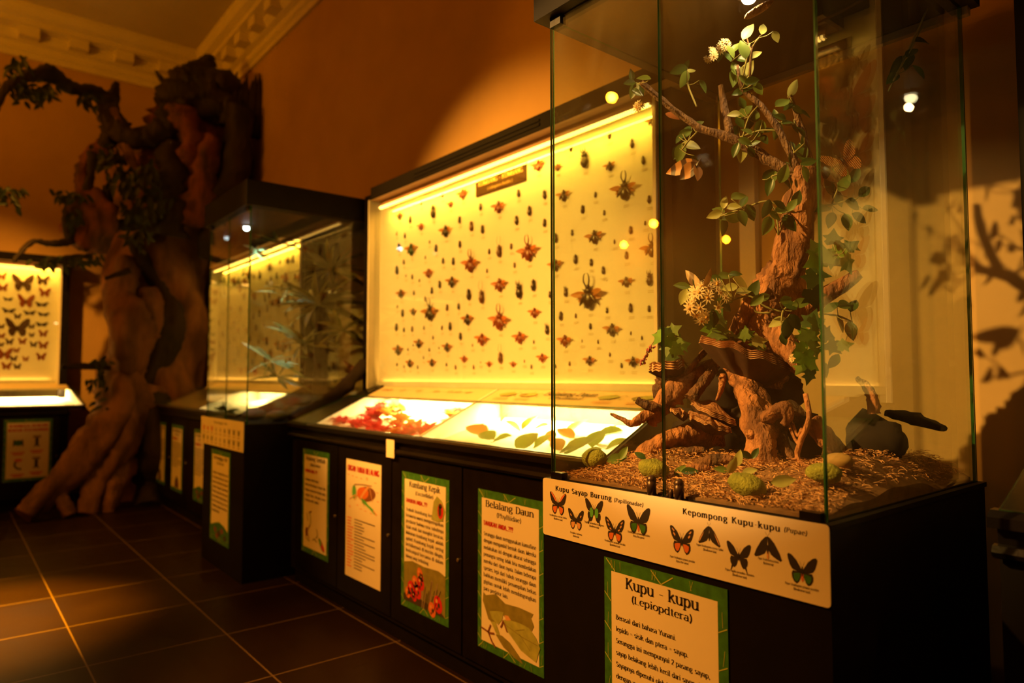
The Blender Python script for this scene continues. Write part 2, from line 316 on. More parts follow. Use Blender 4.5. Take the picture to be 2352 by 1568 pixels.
def text_to(mb, t, O, ex, ez, h, m=0, width=None, align='c', track=0, bold=1.0, serif=True, shear=0, q=5):
    """letters of cap height h on the plane O + ex*u + ez*v; width squeezes or stretches the line to fit"""
    s = h/7.0; tw = text_width(t, track)*s; kx = 1.0
    if width: kx = width/tw; tw = width
    x = {'c': -tw/2, 'l': 0, 'r': -tw}[align]
    O = Vector(O); ex = Vector(ex); ez = Vector(ez)
    def P(u, v): return O+ex*(x+(u+shear*v)*s*kx)+ez*(v*s)
    th, tn = 1.08*bold, .32*bold
    for ch in t:
        g = GL.get(ch, GL['o'])
        for st in g[1:]:
            if st[0] == 'l': pts = [(st[1], st[2]), (st[3], st[4])]
            else:
                _, cx, cy, rx, ry, a0, a1 = st; n = max(3, int(abs(a1-a0)/360*q*2.4))
                pts = [(cx+rx*math.cos(math.radians(a0+(a1-a0)*i/n)), cy+ry*math.sin(math.radians(a0+(a1-a0)*i/n))) for i in range(n+1)]
            for (ax, ay), (bx, by) in zip(pts, pts[1:]):
                L = math.hypot(bx-ax, by-ay) or 1e-6; w = (tn+(th-tn)*abs(by-ay)/L)/2
                nx, ny = -(by-ay)/L*w, (bx-ax)/L*w; e = .12; dx, dy = (bx-ax)/L*e, (by-ay)/L*e
                mb.poly([P(ax+nx-dx, ay+ny-dy), P(ax-nx-dx, ay-ny-dy), P(bx-nx+dx, by-ny+dy), P(bx+nx+dx, by+ny+dy)], m)
            if serif and st[0] == 'l' and abs(st[1]-st[3]) < 2.6 and abs(st[4]-st[2]) > 2.5 and ch.isalpha():
                for ax, ay in ((st[1], st[2]), (st[3], st[4])):
                    if ay in (0, -2.2): d0, d1 = -1.1, 1.1
                    elif ay == 7: d0, d1 = -1.1, 1.1
                    elif ay in (5, 7.3): d0, d1 = -1.25, .3
                    else: continue
                    sg = -.4 if ay > 3 else .4
                    mb.poly([P(ax+d0, ay), P(ax+d1, ay), P(ax+d1, ay+sg), P(ax+d0, ay+sg)], m)
        x += (g[0]+track)*s*kx
    return mb
# ---------------------------------------------------------------- flat print helpers
class Pl:
    """a sheet's plane: u to the right, v up, d out of the sheet"""
    def __init__(s, O, ex=(1, 0, 0), n=(0, -1, 0)): s.O = Vector(O); s.ex = Vector(ex); s.n = Vector(n); s.ez = Vector((0, 0, 1))
    def P(s, u, v, d=0): return s.O+s.ex*u+s.ez*v+s.n*d
    def rect(s, mb, u0, v0, u1, v1, m=0, d=0): return mb.poly([s.P(u0, v0, d), s.P(u1, v0, d), s.P(u1, v1, d), s.P(u0, v1, d)], m)
    def slab(s, mb, u0, v0, u1, v1, t, m=0, r=0):
        pts = [(u0, v0), (u1, v0), (u1, v1), (u0, v1)]
        if r:
            pts = []
            for cx, cy, a0 in ((u0+r, v0+r, 180), (u1-r, v0+r, 270), (u1-r, v1-r, 0), (u0+r, v1-r, 90)):
                for i in range(5): a = math.radians(a0+i*22.5); pts.append((cx+r*math.cos(a), cy+r*math.sin(a)))
        mb.prism([s.P(u, v) for u, v in pts], s.n*t, m)
    def ell(s, mb, u, v, ru, rv, m=0, d=0, rot=0, n=12):
        c, q = math.cos(rot), math.sin(rot)
        mb.poly([s.P(u+ru*math.cos(a)*c-rv*math.sin(a)*q, v+ru*math.cos(a)*q+rv*math.sin(a)*c, d) for a in (2*math.pi*i/n for i in range(n))], m)
    def shape(s, mb, pts, m=0, d=0): mb.poly([s.P(u, v, d) for u, v in pts], m)
    def stroke(s, mb, pts, w, m=0, d=0):
        for (a, b), (c, e) in zip(pts, pts[1:]):
            L = math.hypot(c-a, e-b) or 1e-6; nx, ny = -(e-b)/L*w/2, (c-a)/L*w/2
            mb.poly([s.P(a+nx, b+ny, d), s.P(a-nx, b-ny, d), s.P(c-nx, e-ny, d), s.P(c+nx, e+ny, d)], m)
    def text(s, mb, t, u, v, h, m=0, d=.0006, **k): text_to(mb, t, s.P(u, v, d), s.ex, s.ez, h, m, **k)

FORE = [(.015,.03),(.07,.13),(.2,.33),(.36,.47),(.46,.5),(.5,.44),(.48,.32),(.42,.14),(.34,.02),(.18,-.03),(.03,-.04)]
HIND = [(.02,-.03),(.2,-.03),(.32,-.02),(.36,-.12),(.35,-.25),(.28,-.37),(.19,-.42),(.11,-.34),(.05,-.18)]
TAIL = [(.24,-.38),(.31,-.52),(.36,-.55),(.33,-.48),(.30,-.34)]
MOTH = [(.0,.42),(.08,.40),(.24,.24),(.42,-.06),(.5,-.26),(.46,-.32),(.30,-.26),(.12,-.16),(.02,.0)]
PATCH = {'fore_edge': [(.06,.11),(.2,.32),(.36,.46),(.44,.47),(.32,.33),(.16,.14)], 'hind_fill': [(.06,-.07),(.2,-.08),(.3,-.12),(.29,-.25),(.22,-.35),(.14,-.33),(.07,-.18)],
 'inner': [(.04,.05),(.14,.16),(.22,.12),(.24,-.04),(.2,-.22),(.1,-.24),(.04,-.1)], 'spots': [(.26,.2),(.34,.28),(.36,.22),(.28,.14)], 'spots2': [(.30,.34),(.40,.42),(.41,.37),(.33,.3)], 'spots3': [(.16,.06),(.25,.12),(.26,.06),(.18,.02)],
 'moth_edge': [(.22,.2),(.40,-.06),(.47,-.25),(.42,-.2),(.30,.02)], 'abdomen': [(0,-.05),(.035,-.08),(.04,-.26),(0,-.34)]}
def butterfly_print(pl, mb, u, v, w, dark, patches=(), moth=False, tail=False, d=.0008):
    for sx in (-1, 1):
        def tr(pts): return [(u+sx*a*w, v+b*w) for a, b in pts]
        if moth: pl.shape(mb, tr(MOTH), dark, d)
        else:
            pl.shape(mb, tr(FORE), dark, d); pl.shape(mb, tr(HIND), dark, d)
            if tail: pl.shape(mb, tr(TAIL), dark, d)
        for nm, m in patches: pl.shape(mb, tr(PATCH[nm]), m, d+.0003)
        pl.stroke(mb, tr([(.0, .1 if not moth else .42), (.08, .3 if not moth else .56)]), w*.008, dark, d)
    pl.ell(mb, u, v+.0*w, .028*w, .16*w, dark, d+.0004)

PM = [M_ink, M_green, M_red, mat('orange_print', (.65, .16, .03), .6), mat('brown_print', (.20, .07, .03), .6), mat('olive_print', (.26, .24, .05), .6, .3, 30),
      mat('pale_leaf_print', (.42, .46, .12), .6, .35, 25), mat('skin_print', (.66, .36, .16), .6), M_inkf, mat('bright_green_print', (.10, .42, .08), .6), mat('charcoal_print', (.05, .035, .02), .6), M_redf]
INK, GRN, RED, ORG, BRN, OLV, PLF, SKN, GRY, BGR, CHR, RDF = range(12)

def poster(name, label, pl, w, h, border=True, title=None, sub=None, red=None, body=(), body0=.275, pitch=.043, bh=.0135, pic=None, th=.024, cat='poster', tw=.74, picname='picture', subw=.38, justify=True):
    """pl.O = lower left corner of the sheet"""
    t = thing(name, label, cat, pl.O)
    mb = MB(); pl.slab(mb, 0, 0, w, h, .0018, 0)
    sheet = mb.build('border' if border else 'sheet', M_green if border else M_paper, t)
    b = .024 if border else .012
    if border:
        mb = MB(); pl.rect(mb, b, b*1.25, w-b, h-b*1.25, 0, .0022); mb.build('paper_panel', M_paper, t)
        vm = MB(); R0 = random.Random(name)
        for s in (0, 1):
            v = .03
            while v < h-.03:
                u0 = 0 if s == 0 else w; du = b*(1 if s == 0 else -1)
                pl.stroke(vm, [(u0+du*.05, v+.02), (u0+du*.95, v)] if s == 0 else [(u0+du*.05, v+.012), (u0+du*.95, v)], .0022, 0, .0026)
                pl.stroke(vm, [(u0+du*.5, v+.012), (u0+du*R0.uniform(.2, .8), v+.045)], .001, 0, .0026); v += h/R0.uniform(7, 8.5)
        for vv, sg in ((h, -1), (0, 1)):
            for f0 in (.02, .42, .5):
                pl.stroke(vm, [(w*f0, vv+sg*.002), (w*f0+.03*(1 if f0 < .5 else .7), vv+sg*b*1.2)] if f0 < .5 else [(w*.42+.03, vv+sg*b*1.2), (w*.6, vv+sg*.006)], .0026, 0, .0026)
            for q in range(9): u = R0.uniform(.05, .95)*w; pl.stroke(vm, [(u, vv+sg*.003), (u+R0.uniform(-.01, .012), vv+sg*b)], .0009, 0, .0026)
        vm.build('leaf_vein', M_vein, sheet)
    D = .003
    if title:
        mb = MB(); pl.text(mb, title, w/2, h*(1-.083)-th*.5, th, 0, D, width=w*tw, bold=1.15)
        if sub: pl.text(mb, sub, w/2, h*(1-.142)-th*.3, th*.66, 0, D, width=w*subw)
        mb.build('title_text', M_ink, t)
    if red:
        mb = MB(); pl.text(mb, red, b*1.5, h*(1-.208)-.008, .0165, 0, D, align='l', width=w*.47, bold=2.2, serif=False); mb.build('red_heading', M_red, t)
    if body:
        mb = MB(); full = w-b*3.2
        for i, ln in enumerate(body):
            if not ln: continue
            nat = text_width(ln)*bh/7; last = i == len(body)-1
            pl.text(mb, ln, b*1.6, h*(1-body0-pitch*i)-bh*.5, bh, 0, D, align='l', width=min(full, nat*1.0) if (last or nat < full*.72 or not justify) else full, q=4, bold=1.05)
        mb.build('body_text', M_ink, t)
    if pic:
        mb = MB(); pic(pl, mb, w, h); mb.build(picname, PM, t)
        if hasattr(pl, 'ladybird'): pl.ladybird.build('ladybird_picture', PM, t)
    return t

# ---------------------------------------------------------------- display bay: base cabinet, sloped desk case, wall case
def zs(y): return .93+.39*y
def desk_pt(x, y, d=0): n = Vector((0, -.39, 1)).normalized(); return Vector((x, y, zs(y)))+n*d
BW = 2.29
def make_bay():
    base = thing('base_cabinet', '', 'cabinet')
    MB().box((-.05, .012, .08), (2.34, .76, .885)).box((-.045, .035, 0), (2.335, .74, .08)).build('body', M_blackm, base)
    for k in range(4):
        x0 = .03+k*.563; d = MB().box((x0, 0, .105), (x0+.553, .014, .838)).build('door', M_black, base)
        MB().tube([(x0+.535, .002, .47), (x0+.535, -.008, .47)], .007, 10, sub=1).build('lock', M_metal, d)
    MB().prism([(-.055, .0, .842), (-.055, -.016, .848), (-.055, -.022, .858), (-.055, -.014, .870), (-.055, .0, .872)], (2.40, 0, 0)).build('moulding', M_black, base)
    MB().box((-.05, .002, .872), (2.34, .014, .905)).build('apron', M_black, base)
    desk = thing('sloped_desk_case', '', 'display case', (0, .03, .9))
    f = MB()   # black rim: front rail, two cheeks, back rail
    f.prism([(-.06, -.024, .905), (-.06, -.024, .926), (-.06, -.006, .938), (-.06, .024, .938), (-.06, .024, .905)], (2.53, 0, 0))
    f.prism([(-.05, .02, .887), (.255, .02, .887), (.255, .02, zs(.02)), (-.05, .02, zs(.02))][::-1], (0, 0.004, 0))
    for xa, xb, xc, xd in ((-.05, .25, -.05, .06), (2.455, 2.475, 2.365, 2.385)):
        p = [(xa, .02, .887), (xb, .02, .887), (xd, .56, .887), (xc, .56, .887)]; q = [(xa, .02, zs(.02)), (xb, .02, zs(.02)), (xd, .56, zs(.56)), (xc, .56, zs(.56))]
        k = f.add(p+q)
        for idx in ((3,2,1,0), (4,5,6,7), (0,1,5,4), (1,2,6,5), (2,3,7,6), (3,0,4,7)): f.face([k+i for i in idx])
    f.box((-.05, .545, .887), (2.38, .562, zs(.545)-.004))
    f.build('rim', M_black, desk)
    lip = MB().box((.24, -.0255, .927), (2.46, -.02, .937)); lip.build('edge_trim', M_metal, desk)
    for xa, xb, xc, xd in ((.255, 1.345, .10, 1.245), (1.365, 2.45, 1.265, 2.36)):
        tr = MB(); q = .545
        tr.poly([(xa, .026, .893), (xb, .026, .893), (xd, q, 1.0), (xc, q, 1.0)])
        tr.poly([(xa, .026, .893), (xc, q, 1.0), (xc, q, zs(q)-.003), (xa, .026, zs(.026)-.003)]); tr.poly([(xb, .026, .893), (xd, q, 1.0), (xd, q, zs(q)-.003), (xb, .026, zs(.026)-.003)])
        tr.poly([(xc, q, 1.0), (xd, q, 1.0), (xd, q, zs(q)-.003), (xc, q, zs(q)-.003)]); tr.poly([(xa, .026, .893), (xb, .026, .893), (xb, .026, zs(.026)-.003), (xa, .026, zs(.026)-.003)])
        tr.build('tray', M_white, desk)
        hb = MB(); y0, y1 = .375, .545
        fx = lambda y, a, b: a+(b-a)*(y-.026)/.519
        pts = [desk_pt(fx(y0, xa, xc), y0, -.002), desk_pt(fx(y0, xb, xd), y0, -.002), desk_pt(xd, y1, -.002), desk_pt(xc, y1, -.002)]
        hb.prism(pts, (0, .0008, -.002)); hb.build('header_board', M_header, desk)
    dv = MB(); dv.poly([desk_pt(1.345, .026), desk_pt(1.365, .026), desk_pt(1.265, .545), desk_pt(1.245, .545)]); dv.build('divider', M_white, desk)
    g = MB(); pts = [desk_pt(-.045, .0, .004), desk_pt(2.475, .0, .004), desk_pt(2.415, .373, .004), desk_pt(-.045, .373, .004)]
    n = Vector((0, -.39, 1)).normalized()*.006; k = g.add(pts+[p+n for p in pts])
    g.face((k+3, k+2, k+1, k)); g.face((k+4, k+5, k+6, k+7))
    for i in range(4): j = (i+1) % 4; g.face((k+i, k+j, k+4+j, k+4+i), 1)
    g.build('glass_cover', [M_deskglass, M_edge], desk)
    for cx, wd in ((.72, 1.05), (1.83, 1.0)):
        light('desk_lamp', 'AREA', desk_pt(cx, .462, -.024)-desk.location, desk_pt(cx, .462, -.024)+Vector((0, .012, -.2))-desk.location, (1, .60, .17), DESK_W, wd, .03, parent=desk)
    wall = thing('wall_display_case', '', 'display case', (0, .56, 1.13))
    MB().box((-.03, .57, 1.10), (2.29, .59, 2.40)).build('back_panel', M_white, wall)
    for xa in (-.045, 2.29): MB().box((xa, .49, 1.125), (xa+.015, .59, 2.345)).build('side_board', M_white, wall)
    for xa in (-.115, 2.305): MB().box((xa, .50, .89), (xa+.07, .78, 2.345)).build('post', M_blackm, wall)
    cn = MB().box((.10, .43, 2.308), (2.46, .79, 2.386), 0, [1, 0, 0, 0, 0, 0]); cn.box((-.115, .50, 2.345), (2.375, .79, 2.383))
    can = cn.build('canopy', [M_blackm, M_wood], wall)
    MB().box((.62, .425, 2.331), (1.70, .431, 2.345)).box((.62, .425, 2.352), (1.70, .431, 2.362)).box((1.78, .424, 2.345), (1.80, .431, 2.36)).build('batten', M_blackm, can)
    MB().box((.12, .488, 2.272), (2.29, .50, 2.309)).build('lamp_rail', M_wood, wall)
    st = MB(); st.box((.12, .482, 2.262), (2.285, .500, 2.272)); x = .125; i = 0
    while x < 2.28:
        st.box((x, .476, 2.258), (x+.006, .4815, 2.268), 1); st.box((x, .485, 2.257), (x+.006, .495, 2.2615), 1); x += .0125
    st.build('led_strip', [M_tape, M_led], wall)
    light('led_light', 'AREA', Vector((1.20, .487, 2.255))-wall.location, Vector((1.20, .487+.8, 2.255-.62))-wall.location, (1, .42, .03), LED_W, 2.16, .005, parent=wall)
    MB().box((-.03, .556, 1.118), (2.29, .561, 1.172)).build('lamp_hiding_lip', M_white, wall)  # added strip, only hides the low fill light behind it
    light('low_fill_light', 'AREA', Vector((1.13, .566, 1.150))-wall.location, Vector((1.13, .545, 2.2))-wall.location, (1, .40, .05), LOW_W, 2.2, .006, parent=wall)  # added hidden fill, brightens the lower part of the panel
    MB().box((-.03, .530, 1.140), (2.29, .535, 2.30)).build('glass_front', M_glass, wall)
    return base, desk, wall
M_header = mat('header_card', (.70, .58, .36), .5, .05, 6)
DESK_W = 52; LED_W = 11; LOW_W = 5
BAY = (-4.0, 1.62, 0)
def place(root, O, rz=0):
    root.matrix_world = Matrix.Translation(O) @ Matrix.Rotation(rz, 4, 'Z') @ Matrix.Translation(root.location); return root
trip = make_bay()
names = {'beetle': 'with the beetle panel', }
LB = {'near': ('long black base cabinet carrying four insect posters between the two glass cases', 'sloped glass desk case glowing white with red petals and green leaves', 'lit wall case full of pinned beetles between the two glass cases'),
 'bay3': ('black base cabinet behind the far glass case with three narrow posters', 'sloped glass desk case half hidden behind the far glass case', 'lit beetle wall case seen through the far glass case'),
 'right': ('black base cabinet at the right edge beyond the large glass case', 'sloped desk case end at the right edge of the photo', 'butterfly wall case mirrored in the side of the large glass case'),
 'far': ('black base cabinet on the far wall left of the big tree', 'glowing sloped desk case on the far wall left of the tree', 'lit butterfly wall case on the far wall left of the tree')}
BAYS = {}
for key, O, rz in (('bay3', (-7.45, 1.62, 0), 0), ('right', (-.415, 1.62, 0), 0), ('far', (-7.66, -1.41, 0), math.pi/2)):
    BAYS[key] = [place(dup(r, l), O, rz) for r, l in zip(trip, LB[key])]
_dl = [o for o in BAYS['bay3'][1].children if o.type == 'LIGHT']; bpy.data.objects.remove(sorted(_dl, key=lambda o: o.location.x)[0])   # the far bay's left tray is unlit
for r, l in zip(trip, LB['near']): r['label'] = l; place(r, BAY)
bpy.context.view_layer.update()

# ---------------------------------------------------------------- tall glass cases
def make_case(X, Y, w, label, glass, knobs=False):
    d = .855; zb, zt = .92, 2.232
    t = thing('glass_showcase', label, 'showcase', (X, Y, 0))
    MB().box((X, Y, 0), (X+w, Y+d, zb-.012)).box((X-.004, Y-.002, zb-.012), (X+w+.004, Y+d+.004, zb)).build('base', M_blackm, t)
    hd = MB().box((X-.022, Y-.02, zt-.012), (X+w+.022, Y+d+.02, 2.372), 0, [1, 0, 0, 0, 0, 0]).build('hood', [M_blackm, M_hoodin], t)
    MB().box((X-.002, Y+d-.012, zt-.034), (X+w+.002, Y+d+.01, zt-.012)).build('hood_batten', M_wood, hd)
    def pane(nm, a, b, axis, mats):
        ms = [1]*6
        for i in ((2, 4) if axis == 'y' else (3, 5)): ms[i] = 0
        return MB().box(a, b, 0, ms).build(nm, mats, t)
    gm = [glass, M_edge]; e = .008; q = .012
    pane('glass_door', (X+q, Y+q, zb), (X+w/2-.002, Y+q+e, zt-.012), 'y', gm); pane('glass_door', (X+w/2+.002, Y+q, zb), (X+w-q, Y+q+e, zt-.012), 'y', gm)
    pane('back_pane', (X+q, Y+d-q-e, zb), (X+w-q, Y+d-q, zt-.012), 'y', gm)
    pane('side_pane', (X+q, Y+q+e+.001, zb), (X+q+e, Y+d-q-e-.001, zt-.012), 'x', gm); pane('side_pane', (X+w-q-e, Y+q+e+.001, zb), (X+w-q, Y+d-q-e-.001, zt-.012), 'x', gm)
    for xx in (X+.02, X+w-.062):
        for z0, z1 in ((zb, zb+.018), (zt-.04, zt-.012)): MB().box((xx, Y+.004, z0), (xx+.042, Y+.026, z1)).build('hinge', M_black, t)
    if knobs:
        for px in (1497, 1560):
            p = at_y(px, 1115, Y+.004); kb = MB()
            kb.tube([(p.x, Y+.004, zb), (p.x, Y+.003, zb+.02), (p.x, Y+.003, zb+.036)], [.011, .011, .0115], 12, sub=1); kb.blob((p.x, Y+.003, zb+.036), (.0118, .0118, .0118), 12, 8)
            kb.build('lock_knob', M_knob, t)
        p = at_y(1540, 1125, Y+.004); MB().blob((p.x, Y+.006, zb+.009), (.006, .006, .012), 10, 8).build('door_stop', M_knob, t)
    return t
M_hoodin = mat('hood_lining', (.035, .02, .01), .6, .2, 8, spec=.2); M_knob = mat('dark_bronze', (.06, .035, .02), .35, metal=.6)
C1 = make_case(-1.445, 1.305, .80, 'large near glass showcase with driftwood, leaves and butterflies inside', M_dusty, True)
C2 = make_case(-4.957, 1.379, .81, 'smaller looking glass showcase further back with dark ferns inside', M_dusty2)
def downlight(t, p, mt, nm='downlight'):
    r = MB(); r.tube([(p[0], p[1], p[2]+.02), (p[0], p[1], p[2]+.004)], [.034, .034], 16, sub=1); o = r.build(nm, M_metal, t)
    MB().blob((p[0], p[1], p[2]-.004), (.02, .02, .017), 14, 8).build('bulb', mt, o); return o
downlight(C1, (-.985, 1.62, 2.206), M_bulb)
light('showcase_spot', 'SPOT', Vector((-1.0, 1.60, 2.178))-C1.location, Vector((-1.06, 1.62, 1.2))-C1.location, (1, .62, .24), 5, .014, spot=150, blend=.2, parent=C1)
for px, py in ((567, 473),): p = at_y(px, py, 1.56); downlight(C2, (p.x, p.y, 2.206), M_cool)
light('fern_spot', 'SPOT', Vector((-4.72, 1.58, 2.17))-C2.location, Vector((-4.56, 1.78, 1.4))-C2.location, (.7, 1, .82), 20, .02, spot=50, blend=.6, parent=C2)

# ---------------------------------------------------------------- strip signs on the showcases
YS = 1.3008
pl = Pl((-1.447, YS, .767))
sg = thing('strip_sign', 'long white strip sign with butterfly pictures on the large near showcase', 'sign', pl.O)
m_ = MB(); pl.slab(m_, 0, 0, .804, .154, .0025, 0, r=.008); m_.build('panel', M_paper, sg)
def sgp(px, py): p = at_y(px, py, YS-.003); return p.x-pl.O.x, p.z-pl.O.z
m_ = MB(); D = .0030
def line_on(mb, t, a, b, h, m=0, **k):
    ua, va = sgp(*a); ub, vb = sgp(*b); pl.text(mb, t, ua, (va+vb)/2-h*.35, h, m, D, align='l', width=ub-ua, **k)
line_on(m_, 'Kupu Sayap Burung', (1276, 1122), (1406, 1146), .0128, bold=1.45, track=.9); line_on(m_, '(Papilionadae)', (1410, 1149), (1478, 1160), .0092, bold=1.2, track=.8, shear=.15)
m_.build('title_text', M_ink, sg); m_ = MB()
line_on(m_, 'Kepompong Kupu-kupu', (1568, 1176), (1794, 1215), .0128, bold=1.45, track=.9); line_on(m_, '(Pupae)', (1800, 1217), (1855, 1226), .0092, bold=1.2, track=.8, shear=.15)
m_.build('title_text', M_ink, sg)
SC = 3.36
BP = [((140, 600), 128, [('fore_edge', RDF), ('hind_fill', ORG)], 0, 0, ('Ornithoptera croesus lydius', '(Indonesia)'), (140, 700)),
 ((278, 722), 122, [('spots', SKN), ('hind_fill', SKN)], 0, 0, ('Troides helena', '(Indonesia)'), (278, 832)), ((418, 655), 140, [('inner', BGR)], 0, 1, ('Papilio peranthus transiens', '(Indonesia)'), (418, 757)),
 ((578, 805), 152, [('spots', SKN), ('spots2', SKN), ('spots3', SKN), ('hind_fill', ORG)], 0, 0, ('Ornithoptera priamus hecuba', '(Indonesia)'), (578, 902)), ((760, 730), 185, [('hind_fill', GRN), ('abdomen', ORG)], 0, 0, ('Ornithoptera priamus poseidon', '(Papua New guinea)'), (762, 835)),
 ((1095, 885), 186, [('spots', SKN), ('spots2', SKN), ('hind_fill', ORG)], 0, 0, ('Pupae Ornithoptera priamus poseidon', '(Papua New Guinea)'), (1098, 1030)), ((1306, 850), 170, [('moth_edge', SKN)], 1, 0, ('Pupae Ornithoptera croesus lydius', '(Indonesia)'), (1310, 940)),
 ((1535, 1000), 190, [], 0, 1, ('Pupae Papilio peranthus transiens', '(Indonesia)'), (1540, 1135)), ((1758, 945), 215, [('abdomen', SKN)], 1, 0, ('Pupae Troides helena helena', '(Indonesia)'), (1762, 1040)), ((2025, 1115), 235, [('hind_fill', GRN), ('abdomen', ORG)], 0, 0, ('Pupae Ornithoptera priamus poseidon', '(Indonesia)'), (2020, 1245))]
cap = MB()
for (zx, zy), wz, pt, moth, tail, cp, cc in BP:
    px, py = 1240+zx/SC, 980+zy/SC; u, v = sgp(px, py); u2, _ = sgp(px+wz/SC, py); mb = MB()
    butterfly_print(pl, mb, u, v, (u2-u)*1.02, INK, pt, moth, tail, d=.003); mb.build('butterfly_print', PM, sg)
    cu, cv = sgp(1240+cc[0]/SC, 980+cc[1]/SC); wq = .068 if 'priamus' in cp[0] or 'croesus' in cp[0] or 'peranthus' in cp[0] else .045
    pl.text(cap, cp[0], cu, cv+.001, .0048, 0, D, width=wq, q=3); pl.text(cap, cp[1], cu, cv-.0065, .0048, 0, D, width=wq*.5, q=3)
cap.build('caption_text', PM[CHR], sg)
pl2 = Pl((-5.0, 1.3745, .757)); sg2 = thing('strip_sign', 'white strip sign with two rows of small insects on the further showcase', 'sign', pl2.O)
m_ = MB(); pl2.slab(m_, 0, 0, .858, .178, .0025, 0, r=.008); m_.build('panel', M_paper, sg2)
m_ = MB(); pl2.text(m_, 'Serangga Air', .42, .145, .014, 0, .003, width=.28); m_.build('title_text', M_ink, sg2)
R0 = random.Random(5); cp2 = MB()
for r in range(2):
    for k in range(9):
        u, v = .07+k*.088, .105-.062*r; mb = MB(); c = RED if (k < 3 and r == 0) else CHR
        if k in (3, 4): pl2.ell(mb, u, v, .006, .016, c, .003)
        elif k in (1, 5): pl2.ell(mb, u, v, .011, .015, c, .003); pl2.stroke(mb, [(u-.016, v+.01), (u+.016, v-.01)], .003, c, .0032)
        else: butterfly_print(pl2, mb, u, v, .042, c, d=.003)
        mb.build('insect_print', PM, sg2); pl2.rect(cp2, u-.022, v-.027, u+.022, v-.0235, 0, .003); pl2.rect(cp2, u-.012, v-.032, u+.012, v-.029, 0, .003)
cp2.build('caption_text', M_inkf, sg2)

# ---------------------------------------------------------------- posters
def pic_leafinsect(pl, mb, w, h):
    X = lambda f: f*w; Z = lambda f: h*(1-f)
    def sh(p, m, d): pl.shape(mb, [(X(a), Z(b)) for a, b in p], m, d)
    sh([(.10,.645),(.14,.66),(.30,.63),(.45,.665),(.66,.655),(.86,.66),(.83,.69),(.87,.73),(.82,.78),(.88,.82),(.80,.86),(.62,.80),(.42,.74),(.33,.76),(.26,.82),(.18,.80),(.09,.70)], OLV, .0034)
    sh([(.20,.75),(.32,.73),(.42,.72),(.40,.77),(.34,.81),(.24,.79)], PLF, .0037); sh([(.22,.81),(.30,.80),(.36,.86),(.37,.90),(.31,.87)], PLF, .0037)
    sh([(.42,.765),(.55,.75),(.68,.745),(.80,.75),(.90,.79),(.955,.84),(.93,.875),(.90,.93),(.78,.915),(.68,.90),(.58,.86),(.47,.82)], PLF, .0040)
    sh([(.44,.735),(.50,.73),(.54,.75),(.46,.765)], SKN, .0044); sh([(.30,.875),(.40,.865),(.52,.885),(.66,.94),(.72,.975),(.60,.965),(.42,.93)], OLV, .0042)
    for a in ([(.06,.87),(.18,.88),(.22,.83)], [(.18,.88),(.24,.93),(.30,.955)], [(.18,.885),(.28,.875)], [(.42,.77),(.40,.80),(.38,.82)], [(.43,.78),(.48,.83)]): pl.stroke(mb, [(X(p), Z(q)) for p, q in a], .007, BRN, .0046)
    for a in ([(.45,.79),(.70,.82),(.93,.83)], [(.16,.67),(.36,.70)], [(.60,.80),(.74,.77)], [(.66,.81),(.82,.88)]): pl.stroke(mb, [(X(p), Z(q)) for p, q in a], .0022, OLV, .0045)
def pic_ladybirds(pl, mb, w, h):
    X = lambda f: f*w; Z = lambda f: h*(1-f); b = .024
    pl.shape(mb, [(b, b*1.25), (w-b, b*1.25), (w-b, Z(.665)), (X(.80), Z(.645)), (X(.5), Z(.655)), (X(.25), Z(.645)), (b, Z(.67))], OLV, .0026)
    R = random.Random(3)
    for i in range(22): u = R.uniform(.35, .85); pl.stroke(mb, [(X(u*.7+.12), Z(.95)), (X(u), Z(R.uniform(.72, .84)))], .005, CHR if i % 2 else GRY, .0030+i*.00003)
    pl.shape(mb, [(b, b*1.25), (w-b, b*1.25), (X(.85), Z(.92)), (X(.5), Z(.90)), (X(.3), Z(.88)), (b, Z(.9))], CHR, .0032)
    for a, z, r, m in ((.42,.715,.022,ORG),(.44,.78,.026,RED),(.32,.79,.024,ORG),(.24,.85,.03,RED),(.38,.85,.026,RED),(.16,.885,.02,ORG),(.80,.875,.03,RED),(.68,.93,.026,ORG),(.46,.74,.014,RED),(.30,.895,.018,RED)):
        pl.ell(mb, X(a), Z(z), r, r*1.25, m, .0036, .5); pl.ell(mb, X(a)+r*.2, Z(z)-r*.1, r*.3, r*.35, CHR, .0040); pl.ell(mb, X(a)-r*.35, Z(z)+r*.4, r*.28, r*.28, SKN, .0041); pl.ell(mb, X(a)-r*.2, Z(z)-r*.6, r*.2, r*.2, CHR, .0041)
    mb2 = MB(); pl.ladybird = mb2; mb = mb2
    pl.shape(mb, [(X(.66), Z(.30)), (X(.70), Z(.17)), (X(.77), Z(.125)), (X(.86), Z(.15)), (X(.93), Z(.22)), (X(.88), Z(.29)), (X(.78), Z(.305))], PLF, .0042)
    pl.ell(mb, X(.84), Z(.225), .022, .033, RED, .0046); pl.ell(mb, X(.83), Z(.225), .010, .022, CHR, .0049); pl.ell(mb, X(.84), Z(.19), .014, .010, CHR, .0049)
